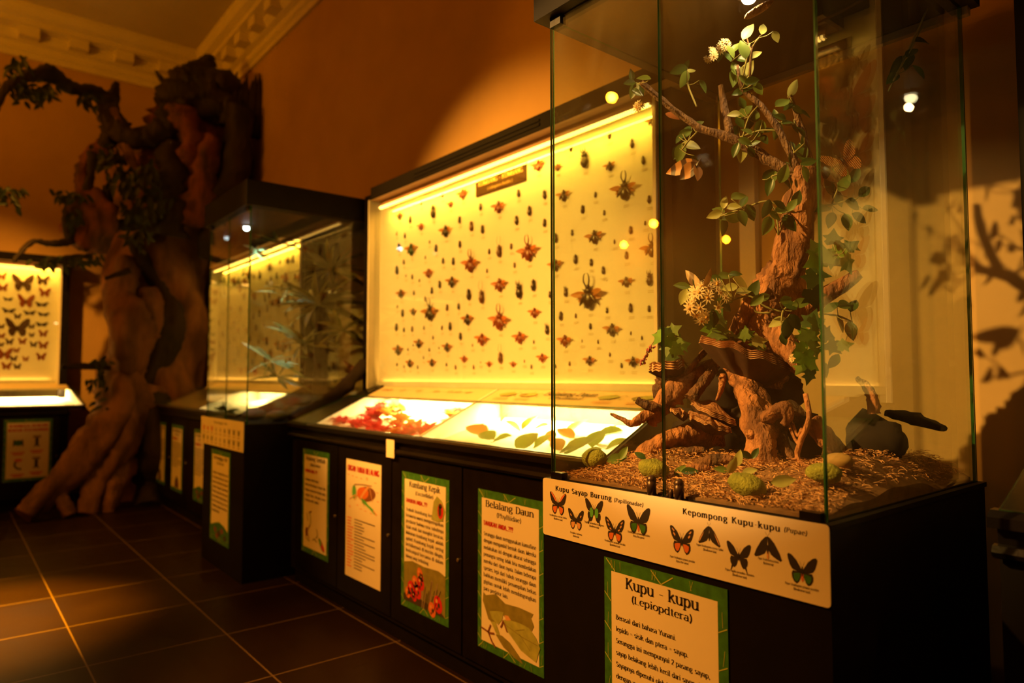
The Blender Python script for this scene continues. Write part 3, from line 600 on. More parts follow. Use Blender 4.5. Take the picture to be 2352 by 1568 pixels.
def pic_grasshopper(pl, mb, w, h):
    X = lambda f: f*w; Z = lambda f: h*(1-f)
    pl.ell(mb, X(.60), Z(.262), .26*w, .036, BRN, .0030, .12, 18); pl.ell(mb, X(.50), Z(.262), .17*w, .030, ORG, .0033, .12, 16); pl.ell(mb, X(.25), Z(.27), .06*w, .034, BGR, .0034)
    pl.shape(mb, [(X(a), Z(b)) for a, b in ((.45,.30),(.58,.32),(.66,.345),(.80,.37),(.86,.395),(.84,.41),(.70,.375),(.56,.35),(.50,.345))], BGR, .0036)
    for a, m, q in (([(.24,.235),(.27,.205),(.50,.19),(.76,.185)], BRN, .004), ([(.44,.31),(.58,.235),(.68,.19)], SKN, .016), ([(.34,.29),(.26,.335)], SKN, .008), ([(.30,.29),(.12,.34)], SKN, .006), ([(.70,.205),(.78,.31)], SKN, .005), ([(.80,.38),(.90,.41)], SKN, .008), ([(.50,.31),(.56,.365)], BRN, .004)):
        pl.stroke(mb, [(X(p), Z(z)) for p, z in a], q, m, .0039)
    R = random.Random(8)
    for u, z in ((.08,.135),(.2,.14),(.32,.143),(.45,.145),(.62,.13),(.62,.142),(.85,.155),(.9,.23),(.92,.30),(.12,.40),(.13,.41),(.35,.375),(.45,.40),(.58,.405),(.74,.41),(.87,.41)): pl.rect(mb, X(u)-.010, Z(z), X(u)+.012, Z(z)+.0025, RDF, .0031)
    for i in range(17):
        z = .50+i*.0255; pl.rect(mb, X(.055), Z(z)-.003, X(R.uniform(.16, .26)), Z(z)+.003, RDF, .0031); pl.rect(mb, X(.27), Z(z)-.0022, X(R.choice((.5, .55, .6, .85))), Z(z)+.0022, CHR, .0031)
def pic_mantis(pl, mb, w, h):
    X = lambda f: f*w; Z = lambda f: h*(1-f)
    for a, q, m in (([(.30,.60),(.35,.66),(.34,.72)], .010, PLF), ([(.38,.59),(.28,.61)], .008, BRN), ([(.34,.72),(.20,.80),(.30,.86)], .008, BRN), ([(.18,.76),(.16,.86),(.32,.88)], .006, OLV), ([(.25,.69),(.20,.62)], .006, OLV), ([(.55,.83),(.62,.80),(.58,.74)], .008, OLV), ([(.60,.86),(.48,.84),(.44,.86)], .008, OLV)): pl.stroke(mb, [(X(p), Z(z)) for p, z in a], q, m, .0032)
    pl.ell(mb, X(.20), Z(.80), .018, .026, BRN, .0034); pl.ell(mb, X(.76), Z(.87), .05, .018, OLV, .0034, -.7); pl.ell(mb, X(.80), Z(.88), .034, .012, RED, .0037, -.7); pl.ell(mb, X(.72), Z(.85), .022, .010, BGR, .0038, -.7)
def pic_dark(m, cx=.55, big=1.0):
    def f(pl, mb, w, h):
        X = lambda q: q*w; Z = lambda q: h*(1-q)
        pl.shape(mb, [(X(cx-.22*big), Z(.94)), (X(cx-.16*big), Z(.84)), (X(cx-.05), Z(.79)), (X(cx+.12*big), Z(.80)), (X(cx+.2*big), Z(.87)), (X(cx+.22*big), Z(.94))], m, .0032); pl.ell(mb, X(cx), Z(.82), .03, .03, CHR, .0036); pl.ell(mb, X(cx+.05), Z(.88), .035, .03, BRN, .0038)
    return f
def pic_meadow(pl, mb, w, h):
    X = lambda q: q*w; Z = lambda q: h*(1-q); b = .024
    pl.shape(mb, [(b, b*1.3), (w-b, b*1.3), (w-b, Z(.84)), (X(.75), Z(.80)), (X(.5), Z(.775)), (X(.3), Z(.80)), (b, Z(.84))], GRN, .0028)
    for a, z, m in ((.3,.87,BRN),(.5,.9,CHR),(.65,.86,BRN),(.8,.92,CHR),(.4,.93,BRN)): pl.ell(mb, X(a), Z(z), .03, .018, m, .0034)
YD = 1.6195
def LL(x0, z0): return Pl((x0, YD, z0))
poster('info_poster', 'green bordered poster with a mantis picture, furthest left on the long base cabinet', LL(-3.864, .215), .352, .575, title='Belalang Sembah', sub='(Mantodea)', red='TAHUKAH ANDA...???', body=('Belalang sembah dapat', 'hidup di berbagai tempat dan', 'mampu memutar kepala yang', 'sangat luas, dengan mata', 'besarnya untuk melihat'), body0=.29, pitch=.05, pic=pic_mantis)
poster('info_poster', 'plain white poster with a red and green grasshopper diagram', LL(-3.310, .198), .366, .584, border=False, pic=pic_grasshopper, picname='diagram')
pp = [o for o in bpy.data.objects if o.get('label') == 'plain white poster with a red and green grasshopper diagram'][0]
m_ = MB(); q_ = LL(-3.310, .198); q_.text(m_, 'ORGAN TUBUH BELALANG', .183, .584*.905, .026, 0, .003, width=.33, bold=2.1, serif=False); m_.build('red_heading', M_red, pp)
poster('info_poster', 'green bordered poster with red ladybirds at its foot', LL(-2.752, .186), .376, .590, title='Kumbang Kepik', sub='(Coccinellidae)', red='TAHUKAH ANDA...???', body=('Tubuh kumbang kepik yang', 'berwarna-warni memperingatkan', 'predator bahwa rasa tubuhnya', 'tidak enak dan mungkin beracun.', 'Makanan kumbang kepik adalah', 'aphid. Kumbang kepik sering', 'berhibernasi di musim dingin,', 'berkumpul bersama di dalam', 'lubang yang terlindung.'), pic=pic_ladybirds, tw=.66)
poster('info_poster', 'green bordered poster with a pale leaf insect picture beside the near showcase', LL(-2.178, .174), .378, .595, title='Belalang Daun', sub='(Phylliidae)', red='TAHUKAH ANDA...???', body=('Serangga daun menggunakan kamuflase', 'dengan mengambil bentuk daun. Mereka', 'melakukan ini dengan akurat sehingga', 'pemangsa sering tidak bisa membedakan', 'mereka dari daun nyata. Dalam beberapa', 'spesies, tepi dari tubuh serangga daun', 'bahkan memiliki penampilan bekas', 'gigitan untuk lebih membingungkan', 'para predator lain.'), pic=pic_leafinsect)
KB = ('Berasal dari bahasa Yunani.', 'lepido = sisik dan ptera = sayap.', 'Serangga ini mempunyai 2 pasang sayap,', 'sayap belakang lebih kecil dari sayap depan.', 'Sayapnya dipenuhi oleh bulu-bulu atau sisik', 'dengan warna yang relatif indah. Antena', 'panjang, sebagian plumosa. Kepala', 'dan tubuhnya berbulu. Makanannya', 'adalah nektar bunga.')
poster('info_poster', 'green bordered butterfly poster cut off below on the large near showcase', Pl((-1.221, 1.3035, .155)), .354, .594, title='Kupu - kupu', sub='(Lepiopdtera)', body=KB, body0=.232, pitch=.0475, bh=.0112, th=.0255, tw=.60, subw=.5, justify=False)
poster('info_poster', 'green bordered poster with a meadow picture on the further showcase front', Pl((-4.768, 1.3775, .160)), .386, .574, title='Serangga Air', sub='(Insecta)', body=('Sebagian serangga hidup di air', 'dan menyelam untuk mencari makan', 'dengan cara membawa udara di bawah', 'sayapnya. Serangga air dapat hidup', 'di kolam, sungai dan danau yang', 'tenang. Mereka menjadi makanan', 'bagi ikan dan burung air serta', 'membantu menjaga kebersihan air', 'di tempat hidupnya.'), body0=.25, pitch=.052, pic=pic_meadow)
for x0, lb, pc in ((-7.39, 'narrow green bordered poster nearest the big tree trunk', pic_dark(CHR, .5, .7)), (-6.80, 'green bordered poster with a dark insect, between two other narrow posters', pic_dark(CHR, .55, .9)), (-6.08, 'poster half hidden behind the corner of the further showcase', pic_meadow)):
    poster('info_poster', lb, LL(x0, .20), .37, .575, title='Kumbang', sub='(Coleoptera)', red='TAHUKAH ANDA...???', body=('Kumbang adalah serangga yang', 'paling banyak jenisnya di dunia', 'dan hidup di hampir semua tempat', 'kecuali laut. Sayap depannya', 'keras dan melindungi sayap', 'belakang yang tipis ketika', 'sedang tidak terbang. Kumbang', 'memakan tumbuhan, jamur dan', 'serangga kecil lainnya.'), pic=pc)
def pic_four(pl, mb, w, h):
    for i, (u, v) in enumerate(((.30,.62),(.68,.64),(.30,.27),(.68,.29))):
        U, V = u*w, v*h
        if i == 0: pl.ell(mb, U, V, .038, .026, GRN, .003); pl.stroke(mb, [(U-.035, V-.03), (U-.03, V+.03)], .01, CHR, .0033); pl.stroke(mb, [(U+.035, V-.03), (U+.03, V+.03)], .01, CHR, .0033)
        elif i == 2: pl.stroke(mb, [(U+.02, V+.045), (U-.02, V+.02), (U-.022, V-.01), (U+.0, V-.035), (U+.03, V-.04)], .016, CHR, .0033); pl.ell(mb, U+.005, V+.04, .03, .016, ORG, .0036)
        else: pl.stroke(mb, [(U, V+.04), (U, V-.045)], .026, CHR, .0033); pl.stroke(mb, [(U-.03, V+.04), (U+.03, V+.04)], .022, GRY, .0035); pl.stroke(mb, [(U-.022, V-.05), (U, V-.02), (U+.022, V-.05)], .008, CHR, .0034)
        pl.rect(mb, U-.05, V-.092, U+.05, V-.082, RED, .003); pl.rect(mb, U-.035, V-.108, U+.035, V-.098, RED, .003)
fp = Pl((-7.657, .44, .262), (0, 1, 0), (1, 0, 0))
ft = poster('info_poster', 'green bordered poster with four small insect pictures on the far left cabinet', fp, .365, .555, pic=pic_four)
m_ = MB(); fp.text(m_, 'SERANGGA DENGAN', .182, .485, .022, 0, .003, width=.29, bold=2, serif=False); fp.text(m_, 'BENTUK PERTAHANAN', .182, .447, .022, 0, .003, width=.30, bold=2, serif=False); m_.build('red_heading', M_red, ft)
lc = MB(); lp = Pl((-2.859, 1.597, .831)); lp.slab(lc, 0, 0, .072, .082, .0015)
tag(lc.build('label_card', M_white), 'small blank white card stuck on the black edge below the desk case', 'card')
# ---------------------------------------------------------------- pinned insects
M_bdark = mat('black_beetle_shell', (.022, .013, .007), .3); M_bbrown = mat('brown_beetle_shell', (.13, .045, .012), .35, .3, 60); M_bred = mat('red_beetle_shell', (.22, .04, .012), .35, .3, 60); M_bgreen = mat('green_beetle_shell', (.015, .06, .015), .25)
M_wing = mat('amber_wing', (.50, .22, .06), .4, trans=.55); M_wingr = mat('red_wing', (.58, .20, .06), .4, trans=.5)
def limbs(mb, long=1.0, m=0):
    for sx in (-1, 1):
        for z0, dx, dz in ((.22, .20, .14), (.10, .25, -.04), (.0, .2, -.24)):
            mb.tube([(sx*.12, -.02, z0), (sx*(.12+dx*.6), -.05, z0+dz*.5+.04), (sx*(.12+dx), .02, z0+dz)], [.022, .016, .008], 5, m, sub=2)
def body_mb(fat=1.0, brown=False):
    mb = MB(); mb.blob((0, 0, -.14), (.21*fat, .13, .34), 12, 8); mb.blob((0, 0, .24), (.185*fat, .11, .12), 10, 6); mb.blob((0, -.01, .39), (.10*fat, .07, .09), 8, 6)
    mb.tube([(0, -.128, .12), (0, -.138, -.14), (0, -.10, -.42)], [.004, .006, .003], 4); limbs(mb); return mb
def horns_mb(kind):
    mb = MB()
    if kind == 'long':
        for sx in (-1, 1): mb.tube([(sx*.06, -.03, .42), (sx*.15, -.06, .62), (sx*.12, -.07, .85), (sx*.04, -.06, .93)], [.035, .03, .02, .008], 6)
    elif kind == 'antenna':
        for sx in (-1, 1): mb.tube([(sx*.05, -.03, .42), (sx*.22, -.06, .65), (sx*.20, -.06, .95), (sx*.10, -.05, 1.15)], [.014, .011, .009, .006], 5)
    else:
        for sx, q in ((-1, .72), (1, .72), (0, .62)): mb.tube([(sx*.10, -.03, .36), (sx*.17, -.08, .52), (sx*.13, -.09, q)], [.035, .03, .008], 6)
    return mb
def proto(kind):
    big = kind in 'XY'; mt = {'O': M_bdark, 'B': M_bbrown, 'W': M_bdark, 'R': M_bred, 'G': M_bgreen, 'X': M_bdark, 'Y': M_bred, 'H': M_bdark, 'L': M_bbrown}[kind]
    if kind in 'OB':
        o = body_mb().build('beetle', mt); return o
    t = thing('beetle', '', 'beetle')
    body_mb(1.15 if kind in 'HXY' else 1).build('body', mt, t)
    if kind in 'XYHL': horns_mb({'H': 'short', 'L': 'antenna'}.get(kind, 'long')).build('horns', mt, t)
    if kind in 'WRGXY':
        wm = M_wingr if kind in 'RY' else M_wing
        for sx in (-1, 1):
            e = MB(); R_ = Matrix.Rotation(sx*-.62, 3, 'Y'); e.blob((sx*.27, -.04, -.08), (.085, .05, .28), 8, 7, rot=R_); e.build('wing_case', mt, t)
            w = MB(); w.leaf((sx*.12, .02, .12), (sx*.86, -.05, .16), (0, -1, .1), .26, curl=-.12); w.leaf((sx*.12, .03, .06), (sx*.60, .0, -.12), (0, -1, 0), .20, curl=.1); w.build('wing', wm, t)
    return t
PROTO = {}
DESC = {'O': ('black oval', ''), 'B': ('brown oval', ''), 'W': ('dark', ' with open wings'), 'R': ('reddish', ' with open wings'), 'G': ('green tinged', ' with open wings'), 'X': ('dark', ' with long curved jaws and open wings'), 'Y': ('red winged', ' with long curved jaws'), 'H': ('stout black', ' with short horns'), 'L': ('brown', ' with long thin antennae')}
INS = [(int(a)/1000, int(b)/1000, t, int(l)/1000) for a, b, t, l in (q.split(',') for q in "708,2241,O,34;480,2241,O,36;615,2161,O,82;911,2204,R,61;790,2171,R,39;1072,2103,O,43;1231,2070,R,67;1387,2111,O,42;1537,2214,R,58;1670,2175,R,37;1580,2064,O,47;227,2205,W,50;355,2160,O,49;879,2066,O,44;479,2096,R,48;746,2025,W,74;992,2012,B,59;1090,1979,O,50;1471,2007,O,54;1372,1978,O,50;1579,1929,O,43;189,2100,O,25;291,2071,O,37;224,2009,O,56;374,1973,G,81;571,1990,O,23;643,1943,O,48;883,1930,O,43;1147,1853,O,32;1235,1842,L,68;1328,1853,B,33;1466,1804,Y,92;989,1804,Y,90;526,1904,O,23;279,1909,O,34;717,1859,O,38;819,1844,O,46;1354,1755,B,30;1128,1753,B,26;200,1868,O,59;567,1805,R,59;305,1820,O,20;381,1806,O,34;462,1774,O,23;684,1727,O,48;811,1728,W,68;1240,1667,R,74;970,1644,O,66;1087,1621,L,76;1394,1621,H,77;1500,1640,O,61;253,1713,W,62;400,1706,O,30;601,1700,O,42;529,1658,B,33;760,1589,B,41;873,1587,O,40;204,1637,O,24;272,1592,O,51;397,1592,W,47;590,1571,X,97;960,1509,W,66;1240,1482,Y,96;1506,1506,R,53;1615,1584,O,36;199,1509,O,52;287,1487,O,31;385,1488,B,37;517,1488,O,26;707,1478,B,28;791,1482,O,50;1595,1420,H,47;891,1422,O,46;615,1426,B,26;465,1398,W,59;1090,1395,R,70;1398,1391,R,65;1000,1368,B,18;1498,1367,O,21;395,1391,O,17;335,1366,O,20;575,1357,O,23;676,1364,O,16;225,1366,W,69;764,1365,W,56;1245,1296,L,62;513,1313,O,20;365,1281,W,54;609,1281,W,51;926,1296,R,42;1148,1266,R,34;1343,1262,R,33;1561,1289,R,47;1428,1276,B,16;754,1268,O,22;845,1252,B,28;1012,1251,B,27;1073,1276,B,12;1481,1248,O,24;206,1276,O,24;291,1262,O,20;450,1257,O,26;1760,2242,O,36;1850,2166,H,80;1996,2238,O,39;2123,2168,O,44;1998,2102,W,45;2181,2083,O,39;2237,2231,W,51;2250,2021,O,46;2287,2110,O,29;1713,2032,W,58;1910,1996,O,28;2083,1979,X,88;2209,1916,O,36;2287,1871,H,54;1832,1946,O,42;1961,1907,O,25;1764,1852,O,31;2186,1823,O,21;2110,1807,O,37;1656,1845,O,49;1907,1809,W,66;2019,1772,O,22;2086,1705,O,36;1787,1728,O,47;1883,1701,O,36;1955,1658,O,38;1656,1717,W,60;2224,1710,X,70;2296,1634,O,25;2085,1593,W,48;2208,1590,H,54;1722,1584,H,43;1873,1549,X,113;2291,1500,O,46;1689,1479,O,45;1784,1473,B,24;1974,1483,O,27;2106,1484,O,41;2202,1473,O,30;1875,1421,O,31;2005,1398,W,59;2105,1379,O,17;2163,1357,O,19;1717,1363,R,58;1823,1359,B,15;1920,1351,B,20;1988,1294,B,20;1871,1270,W,46;1743,1259,B,24;2119,1261,W,48;2053,1247,O,24;1649,1249,B,24".split(';'))]
ROWS = ['top', 'second', 'third', 'fourth', 'fifth', 'sixth', 'seventh', 'eighth', 'ninth', 'bottom']
def ordinal(n): return ('first', 'second', 'third', 'fourth', 'fifth', 'sixth', 'seventh', 'eighth', 'ninth', 'tenth', 'eleventh', 'twelfth', 'thirteenth', 'fourteenth', 'fifteenth', 'sixteenth', 'seventeenth', 'eighteenth', 'nineteenth', 'twentieth')[n-1]
def put_insect(kind, p, s, label, group):
    if kind not in PROTO: o = PROTO[kind] = proto(kind)
    else: o = dup(PROTO[kind])
    o.location = p; o.scale = (s, s, s); o.rotation_euler = (0, rnd(-.06, .06), 0)
    tag(o, label, 'beetle', group); return o
random.seed(11)
rows = {}
for q in INS: rows.setdefault(min(9, int((2.24-q[1])/.107)), []).append(q)
slip = MB()
for r in sorted(rows):
    for n, (x, z, k, l) in enumerate(sorted(rows[r])):
        size = 'tiny' if l < .03 else 'small' if l < .045 else 'large' if l > .085 else 'mid sized'
        a, b = DESC[k]
        put_insect(k, (BAY[0]+x, 2.19-.125*l, z), l, f'{size} {a} beetle{b}, {ROWS[r]} row, {ordinal(n+1)} from left', 'pinned beetles on the lit panel')
        zc = z-l*.55-.016
        for i in range(2): slip.poly([(BAY[0]+x-.012, 2.1885, zc-i*.007), (BAY[0]+x+.018, 2.1885, zc-i*.007), (BAY[0]+x+.018, 2.1885, zc-i*.007+.0028), (BAY[0]+x-.012, 2.1885, zc-i*.007+.0028)])
M_slip = mat('pale_print', (.55, .47, .32), .7)
def child(mb, name, mt, root):
    """part given in world coordinates under a thing already standing in place"""
    inv = root.matrix_world.inverted(); o = MB.build(mb, name, mt, None, xf=inv); o.parent = root; return o
bpy.context.view_layer.update()
child(slip, 'caption_text', M_slip, trip[2])
x = -7.42; random.seed(4); cols = 0     # far bay: a looser field of the same beetles, all alike from here
FB = []
for i in range(400):
    p = (rnd(-7.40, -5.25), rnd(1.25, 2.2))
    if all(math.hypot(p[0]-q[0], p[1]-q[1]) > .105 for q in FB): FB.append(p)
for x, z in FB[:120]:
    k = random.choice('OOOOBWWRH'); l = rnd(.035, .075) if k in 'OB' else rnd(.06, .1)
    put_insect(k, (x, 2.19-.125*l, z), l, 'small dark beetle pinned on the far lit panel behind the further showcase', 'beetles on the far panel')
# title plates
def title_plate(root, x0, x1, z0, z1, t1, t2):
    pl = Pl((x0, 2.188, z0)); w, h = x1-x0, z1-z0; mb = MB(); pl.slab(mb, 0, 0, w, h, .004); pt = child(mb, 'title_plate', M_plate, root)
    mb = MB(); pl.text(mb, t1, w/2, h*.52, h*.27, 0, .0045, width=w*.88, bold=1.3); pl.text(mb, t2, w/2, h*.18, h*.15, 0, .0045, width=w*.5)
    o = child(mb, 'title_text', M_plateink, root); o.parent = pt
M_plate = mat('brown_plate', (.04, .016, .003), .6, spec=.1); M_plateink = mat('gold_lettering', (.60, .36, .08), .4)
a, b = at_y(1093, 453, 2.186), at_y(1209, 372, 2.186)
title_plate(trip[2], a.x, b.x, a.z, at_y(1093, 412, 2.186).z, 'KUMBANG - KUMBANG', '( Coleoptera Beetles )')
def mirx(px, py): p = at_y(px, py, 2.186); return Vector((-1.298-p.x, p.y, p.z))
a, b = mirx(1970, 190), mirx(1874, 205)
title_plate(BAYS['right'][2], a.x, a.x+.42, a.z, a.z+.155, 'KUPU - KUPU', '( Lepidoptera )')
# ---------------------------------------------------------------- pinned butterflies
M_bf = {'D': mat('dark_butterfly_wing', (.06, .022, .012), .6, trans=.25), 'R': mat('rust_butterfly_wing', (.36, .08, .02), .6, .4, 40, trans=.3), 'T': mat('black_butterfly_wing', (.03, .015, .008), .6, trans=.2)}
def butterfly_obj(kind):
    t = thing('butterfly', '', 'butterfly'); mt = M_bf[kind]; sq = .45 if kind == 'T' else 1
    for sx in (-1, 1):
        for nm, sh, lift in (('fore_wing', FORE, .16), ('hind_wing', HIND, .10)):
            mb = MB(); pts = [(sx*a, -abs(a)*lift-(.006 if nm == 'fore_wing' else 0), b*sq) for a, b in sh]
            mb.prism(pts if sx < 0 else pts[::-1], (0, .006, 0)); mb.build(nm, mt, t)
    bd = MB(); bd.tube([(0, 0, .13), (0, -.02, .02), (0, -.01, -.2)], [.02, .03, .012], 7)
    for sx in (-1, 1): bd.tube([(0, -.01, .13), (sx*.08, -.03, .3)], .004, 4, sub=1)
    bd.build('body', M_bdark, t); return t
BPROTO = {}
def put_butterfly(kind, p, w, label, rz=0, group=None, rot=None):
    if kind not in BPROTO: o = BPROTO[kind] = butterfly_obj(kind)
    else: o = dup(BPROTO[kind])
    o.location = p; o.scale = (w, w, w); o.rotation_euler = rot or (0, rnd(-.05, .05), rz); tag(o, label, 'butterfly', group); return o
BUT = [(int(a)/1000, int(b)/1000, t, int(l)/1000*.63) for a, b, t, l in (q.split(',') for q in "582,2110,D,290;742,2152,D,181;760,2032,R,159;610,1935,R,223;739,1913,T,181;467,1946,T,132;642,1824,T,168;754,1816,T,158;476,1835,T,176;548,1784,D,100;549,1672,D,310;745,1716,T,169;663,1691,D,90;759,1624,R,124;666,1606,D,78;491,1537,D,110;593,1543,R,111;683,1515,D,101;763,1510,R,135;550,1455,R,88;455,1418,R,197;529,1375,D,99;624,1373,R,89;475,1301,R,132;560,1298,D,100;412,2165,R,132;425,2054,R,132;425,1680,D,88;427,1590,R,98;428,1507,D,77;748,1396,R,135".split(';'))]
BN = {'D': 'dark brown', 'R': 'rusty orange', 'T': 'thin black'}
rows = {}
for q in BUT: rows.setdefault(min(9, int((2.19-q[1])/.1)), []).append(q)
for r in sorted(rows):
    for n, (y, z, k, w) in enumerate(sorted(rows[r])):
        put_butterfly(k, (-8.225, y, z), w, f"{'big' if w > .15 else 'small' if w < .075 else 'mid sized'} {BN[k]} butterfly, {ordinal(n+1)} from left, {ROWS[r]} row of far left panel", math.pi/2, 'butterflies on the far left panel')
for i, (px, py, w, k) in enumerate(((1987, 139, .08, 'D'), (1904, 225, .17, 'D'), (1970, 217, .17, 'R'), (1934, 276, .12, 'D'), (1985, 272, .12, 'R'), (1925, 340, .13, 'D'), (1985, 350, .12, 'R'), (1940, 420, .14, 'R'), (1990, 430, .1, 'D'), (1985, 520, .1, 'D'), (1975, 585, .11, 'R'), (1980, 705, .15, 'D'), (1985, 762, .1, 'R'), (1935, 640, .12, 'D'))):
    p = mirx(px, py); put_butterfly(k, (p.x, 2.178, p.z), w, ('%s butterfly mirrored in the side pane, %s down' % (BN[k], ordinal(i+1))), 0, 'butterflies mirrored in the large showcase')

# ---------------------------------------------------------------- inside the near sloped desk case
M_petal = mat('pink_petal', (.70, .05, .06), .6, .25, 40, trans=.35); M_petal2 = mat('peach_petal', (.80, .34, .06), .6, .2, 40, trans=.35); M_leafg = mat('lime_leaf', (.15, .25, .01), .45, .25, 30, trans=.3); M_leafd = mat('dry_leaf', (.42, .22, .03), .6, .3, 30, trans=.25)
def floor_z(y): return .893+(y-.026)*.107/.519
random.seed(21)
def blossom(pt):
    mb = MB()
    for q in range(6):
        a = q*math.pi/3+rnd(-.2, .2); d = Vector((math.cos(a), math.sin(a), rnd(.2, .8))); mb.leaf((0, 0, .008), Vector((0, 0, .008))+d*.045, (0, 0, 1), .034, curl=.35)
    for q in range(5): a = rnd(0, 6.28); mb.leaf((0, 0, .01), (math.cos(a)*.022, math.sin(a)*.022, .04), (0, 0, 1), .02, curl=.2)
    mb.blob((0, 0, .012), (.010, .010, .010), 8, 5); return mb.build('blossom', pt)
bl = [blossom(M_petal), blossom(M_petal), blossom(M_petal2)]
spots = []
for px, py, k in ((842, 938, 0), (860, 930, 1), (876, 922, 0), (872, 938, 1), (888, 930, 0), (852, 955, 1), (870, 952, 0), (900, 925, 2), (910, 934, 2), (775, 962, 0), (790, 968, 1), (808, 970, 0), (824, 975, 1), (845, 978, 0), (862, 982, 1), (838, 966, 0), (884, 985, 1), (902, 988, 2), (900, 970, 2), (918, 978, 0), (925, 965, 2), (938, 982, 2), (945, 970, 2), (930, 992, 1), (950, 992, 0), (968, 992, 1), (985, 984, 0), (962, 978, 2), (1042, 935, 1), (1035, 948, 2), (1050, 930, 0), (890, 950, 2)):
    d = px_ray(px, py); y = .15
    for _ in range(8): P = CAMP+d*((1.62+y)/d.y); t = (floor_z(y)+.03-CAM_H)/d.z; y = min(.50, max(.05, .5*y+.5*((CAMP+d*t).y-1.62)))
    x = (CAMP+d*((1.62+y)/d.y)).x
    spots.append((min(max(x, -3.78+.2*(-y)), -2.68), y, k))
pile = 'petals heaped in the left desk tray'
for i, (x, y, k) in enumerate(sorted(spots)):
    o = bl[k] if i == [j for j, s_ in enumerate(sorted(spots)) if s_[2] == k][0] else dup(bl[k])
    s_ = rnd(1.1, 1.6); o.location = (x, 1.62+y, floor_z(y)+.002+rnd(0, .012)); o.scale = (s_,)*3; o.rotation_euler = (rnd(-.3, .3), rnd(-.3, .3), rnd(0, 6))
    tag(o, ('pink' if k < 2 else 'peach') + f' silk blossom heaped in the left glowing desk tray', 'flower', ('pink ' if k < 2 else 'peach ')+pile)
LV = ((1095, 992, 60, 200, 'd'), (1160, 960, 34, 90, 'g'), (1215, 975, 48, 80, 'g'), (1118, 1005, 50, 180, 'g'), (1150, 1012, 46, 20, 'g'), (1210, 1020, 62, 85, 'g'), (1245, 1018, 40, 60, 'g'), (1240, 985, 40, 10, 'd'), (1325, 985, 62, 75, 'g'), (1300, 1000, 40, 200, 'd'), (1330, 1030, 70, 60, 'g'), (1370, 1012, 50, 100, 'g'), (1395, 1000, 55, 20, 'g'), (1420, 980, 40, -10, 'd'), (1280, 1025, 40, 150, 'd'), (1355, 1045, 40, 20, 'g'), (1180, 985, 40, 250, 'd'), (1265, 1005, 30, 120, 'd'), (1415, 1025, 40, 30, 'g'), (1300, 1040, 36, 10, 'g'))
for i, (px, py, L, ang, k) in enumerate(LV):
    d = px_ray(px, py); y = .15
    for _ in range(8): t = (floor_z(y)+.02-CAM_H)/d.z; y = min(.48, max(.06, .5*y+.5*((CAMP+d*t).y-1.62)))
    P = CAMP+d*((1.62+y)/d.y); P.x = min(max(P.x, -2.60), -1.62); L = L*1.55/560; a = math.radians(ang)
    dv = Vector((math.cos(a)*.8, math.sin(a)*.55, abs(math.sin(a))*.30))*L*.5
    base_ = Vector((P.x, 1.62+y, floor_z(y)+.016)); mb = MB(); nn = Vector((rnd(-.3, .3), -.4, 1)); lo = base_-dv*.9; lo.z = max(lo.z, floor_z(max(.03, lo.y-1.62))+.006)
    mb.leaf(lo, base_+dv+Vector((0, 0, .03)), nn, L*.55, curl=.12); mb.tube([lo, lo+Vector((-dv.x*.2, 0, .002))], .0015, 4, sub=1)
    tag(mb.build('leaf', M_leafg if k == 'g' else M_leafd), ('lime green' if k == 'g' else 'dry yellow')+' leaf, %s from the left in the right glowing desk tray' % ordinal(i+1), 'leaf', 'leaves in the right desk tray')
# printed header of the right tray
hd = MB(); O_ = desk_pt(0, .395, .0035)+Vector(BAY); ez_ = (desk_pt(0, 1)-desk_pt(0, 0)).normalized()
class HP(Pl): pass
hp = HP((BAY[0], O_.y, O_.z), (1, 0, 0), Vector((0, -.39, 1)).normalized()); hp.ez = ez_
hp.text(hd, 'Belalang Daun', 1.83, .085, .036, 0, .0, width=.32, shear=.2, bold=1.2); hp.text(hd, '(Phylliidae)', 1.84, .048, .024, 0, .0, width=.20, shear=.2)
trh = BAYS['near'] = trip; child(hd, 'title_text', M_ink, trip[1])
for i, u in enumerate((1.42, 1.57, 2.07, 2.25)):
    mb = MB(); hp.ell(mb, u, .085, .05, .022, PLF, .0002, .15); hp.ell(mb, u-.03, .08, .025, .018, OLV if i % 2 else PLF, .0004, .1)
    for q in (-1, 1): hp.stroke(mb, [(u+.04, .085), (u+.07, .085+q*.02), (u+.09, .085+q*.012)], .004, PLF, .0004); hp.stroke(mb, [(u, .085), (u+.02, .085+q*.035)], .004, PLF, .0004)
    for q in range(2): hp.rect(mb, u-.05, .035-q*.012, u+.05, .040-q*.012, SKN, .0002)
    child(mb, 'insect_print', PM, trip[1])
for i, u in enumerate((.21, .27, .42, .60, .78, .92, .99, 1.08)):
    mb = MB(); hp.stroke(mb, [(u-.02, .085), (u+.02, .105)], .012, CHR if i in (0, 1) else SKN, .0003); hp.stroke(mb, [(u-.03, .10), (u+.03, .09)], .003, SKN, .0003); child(mb, 'insect_print', PM, trip[1])
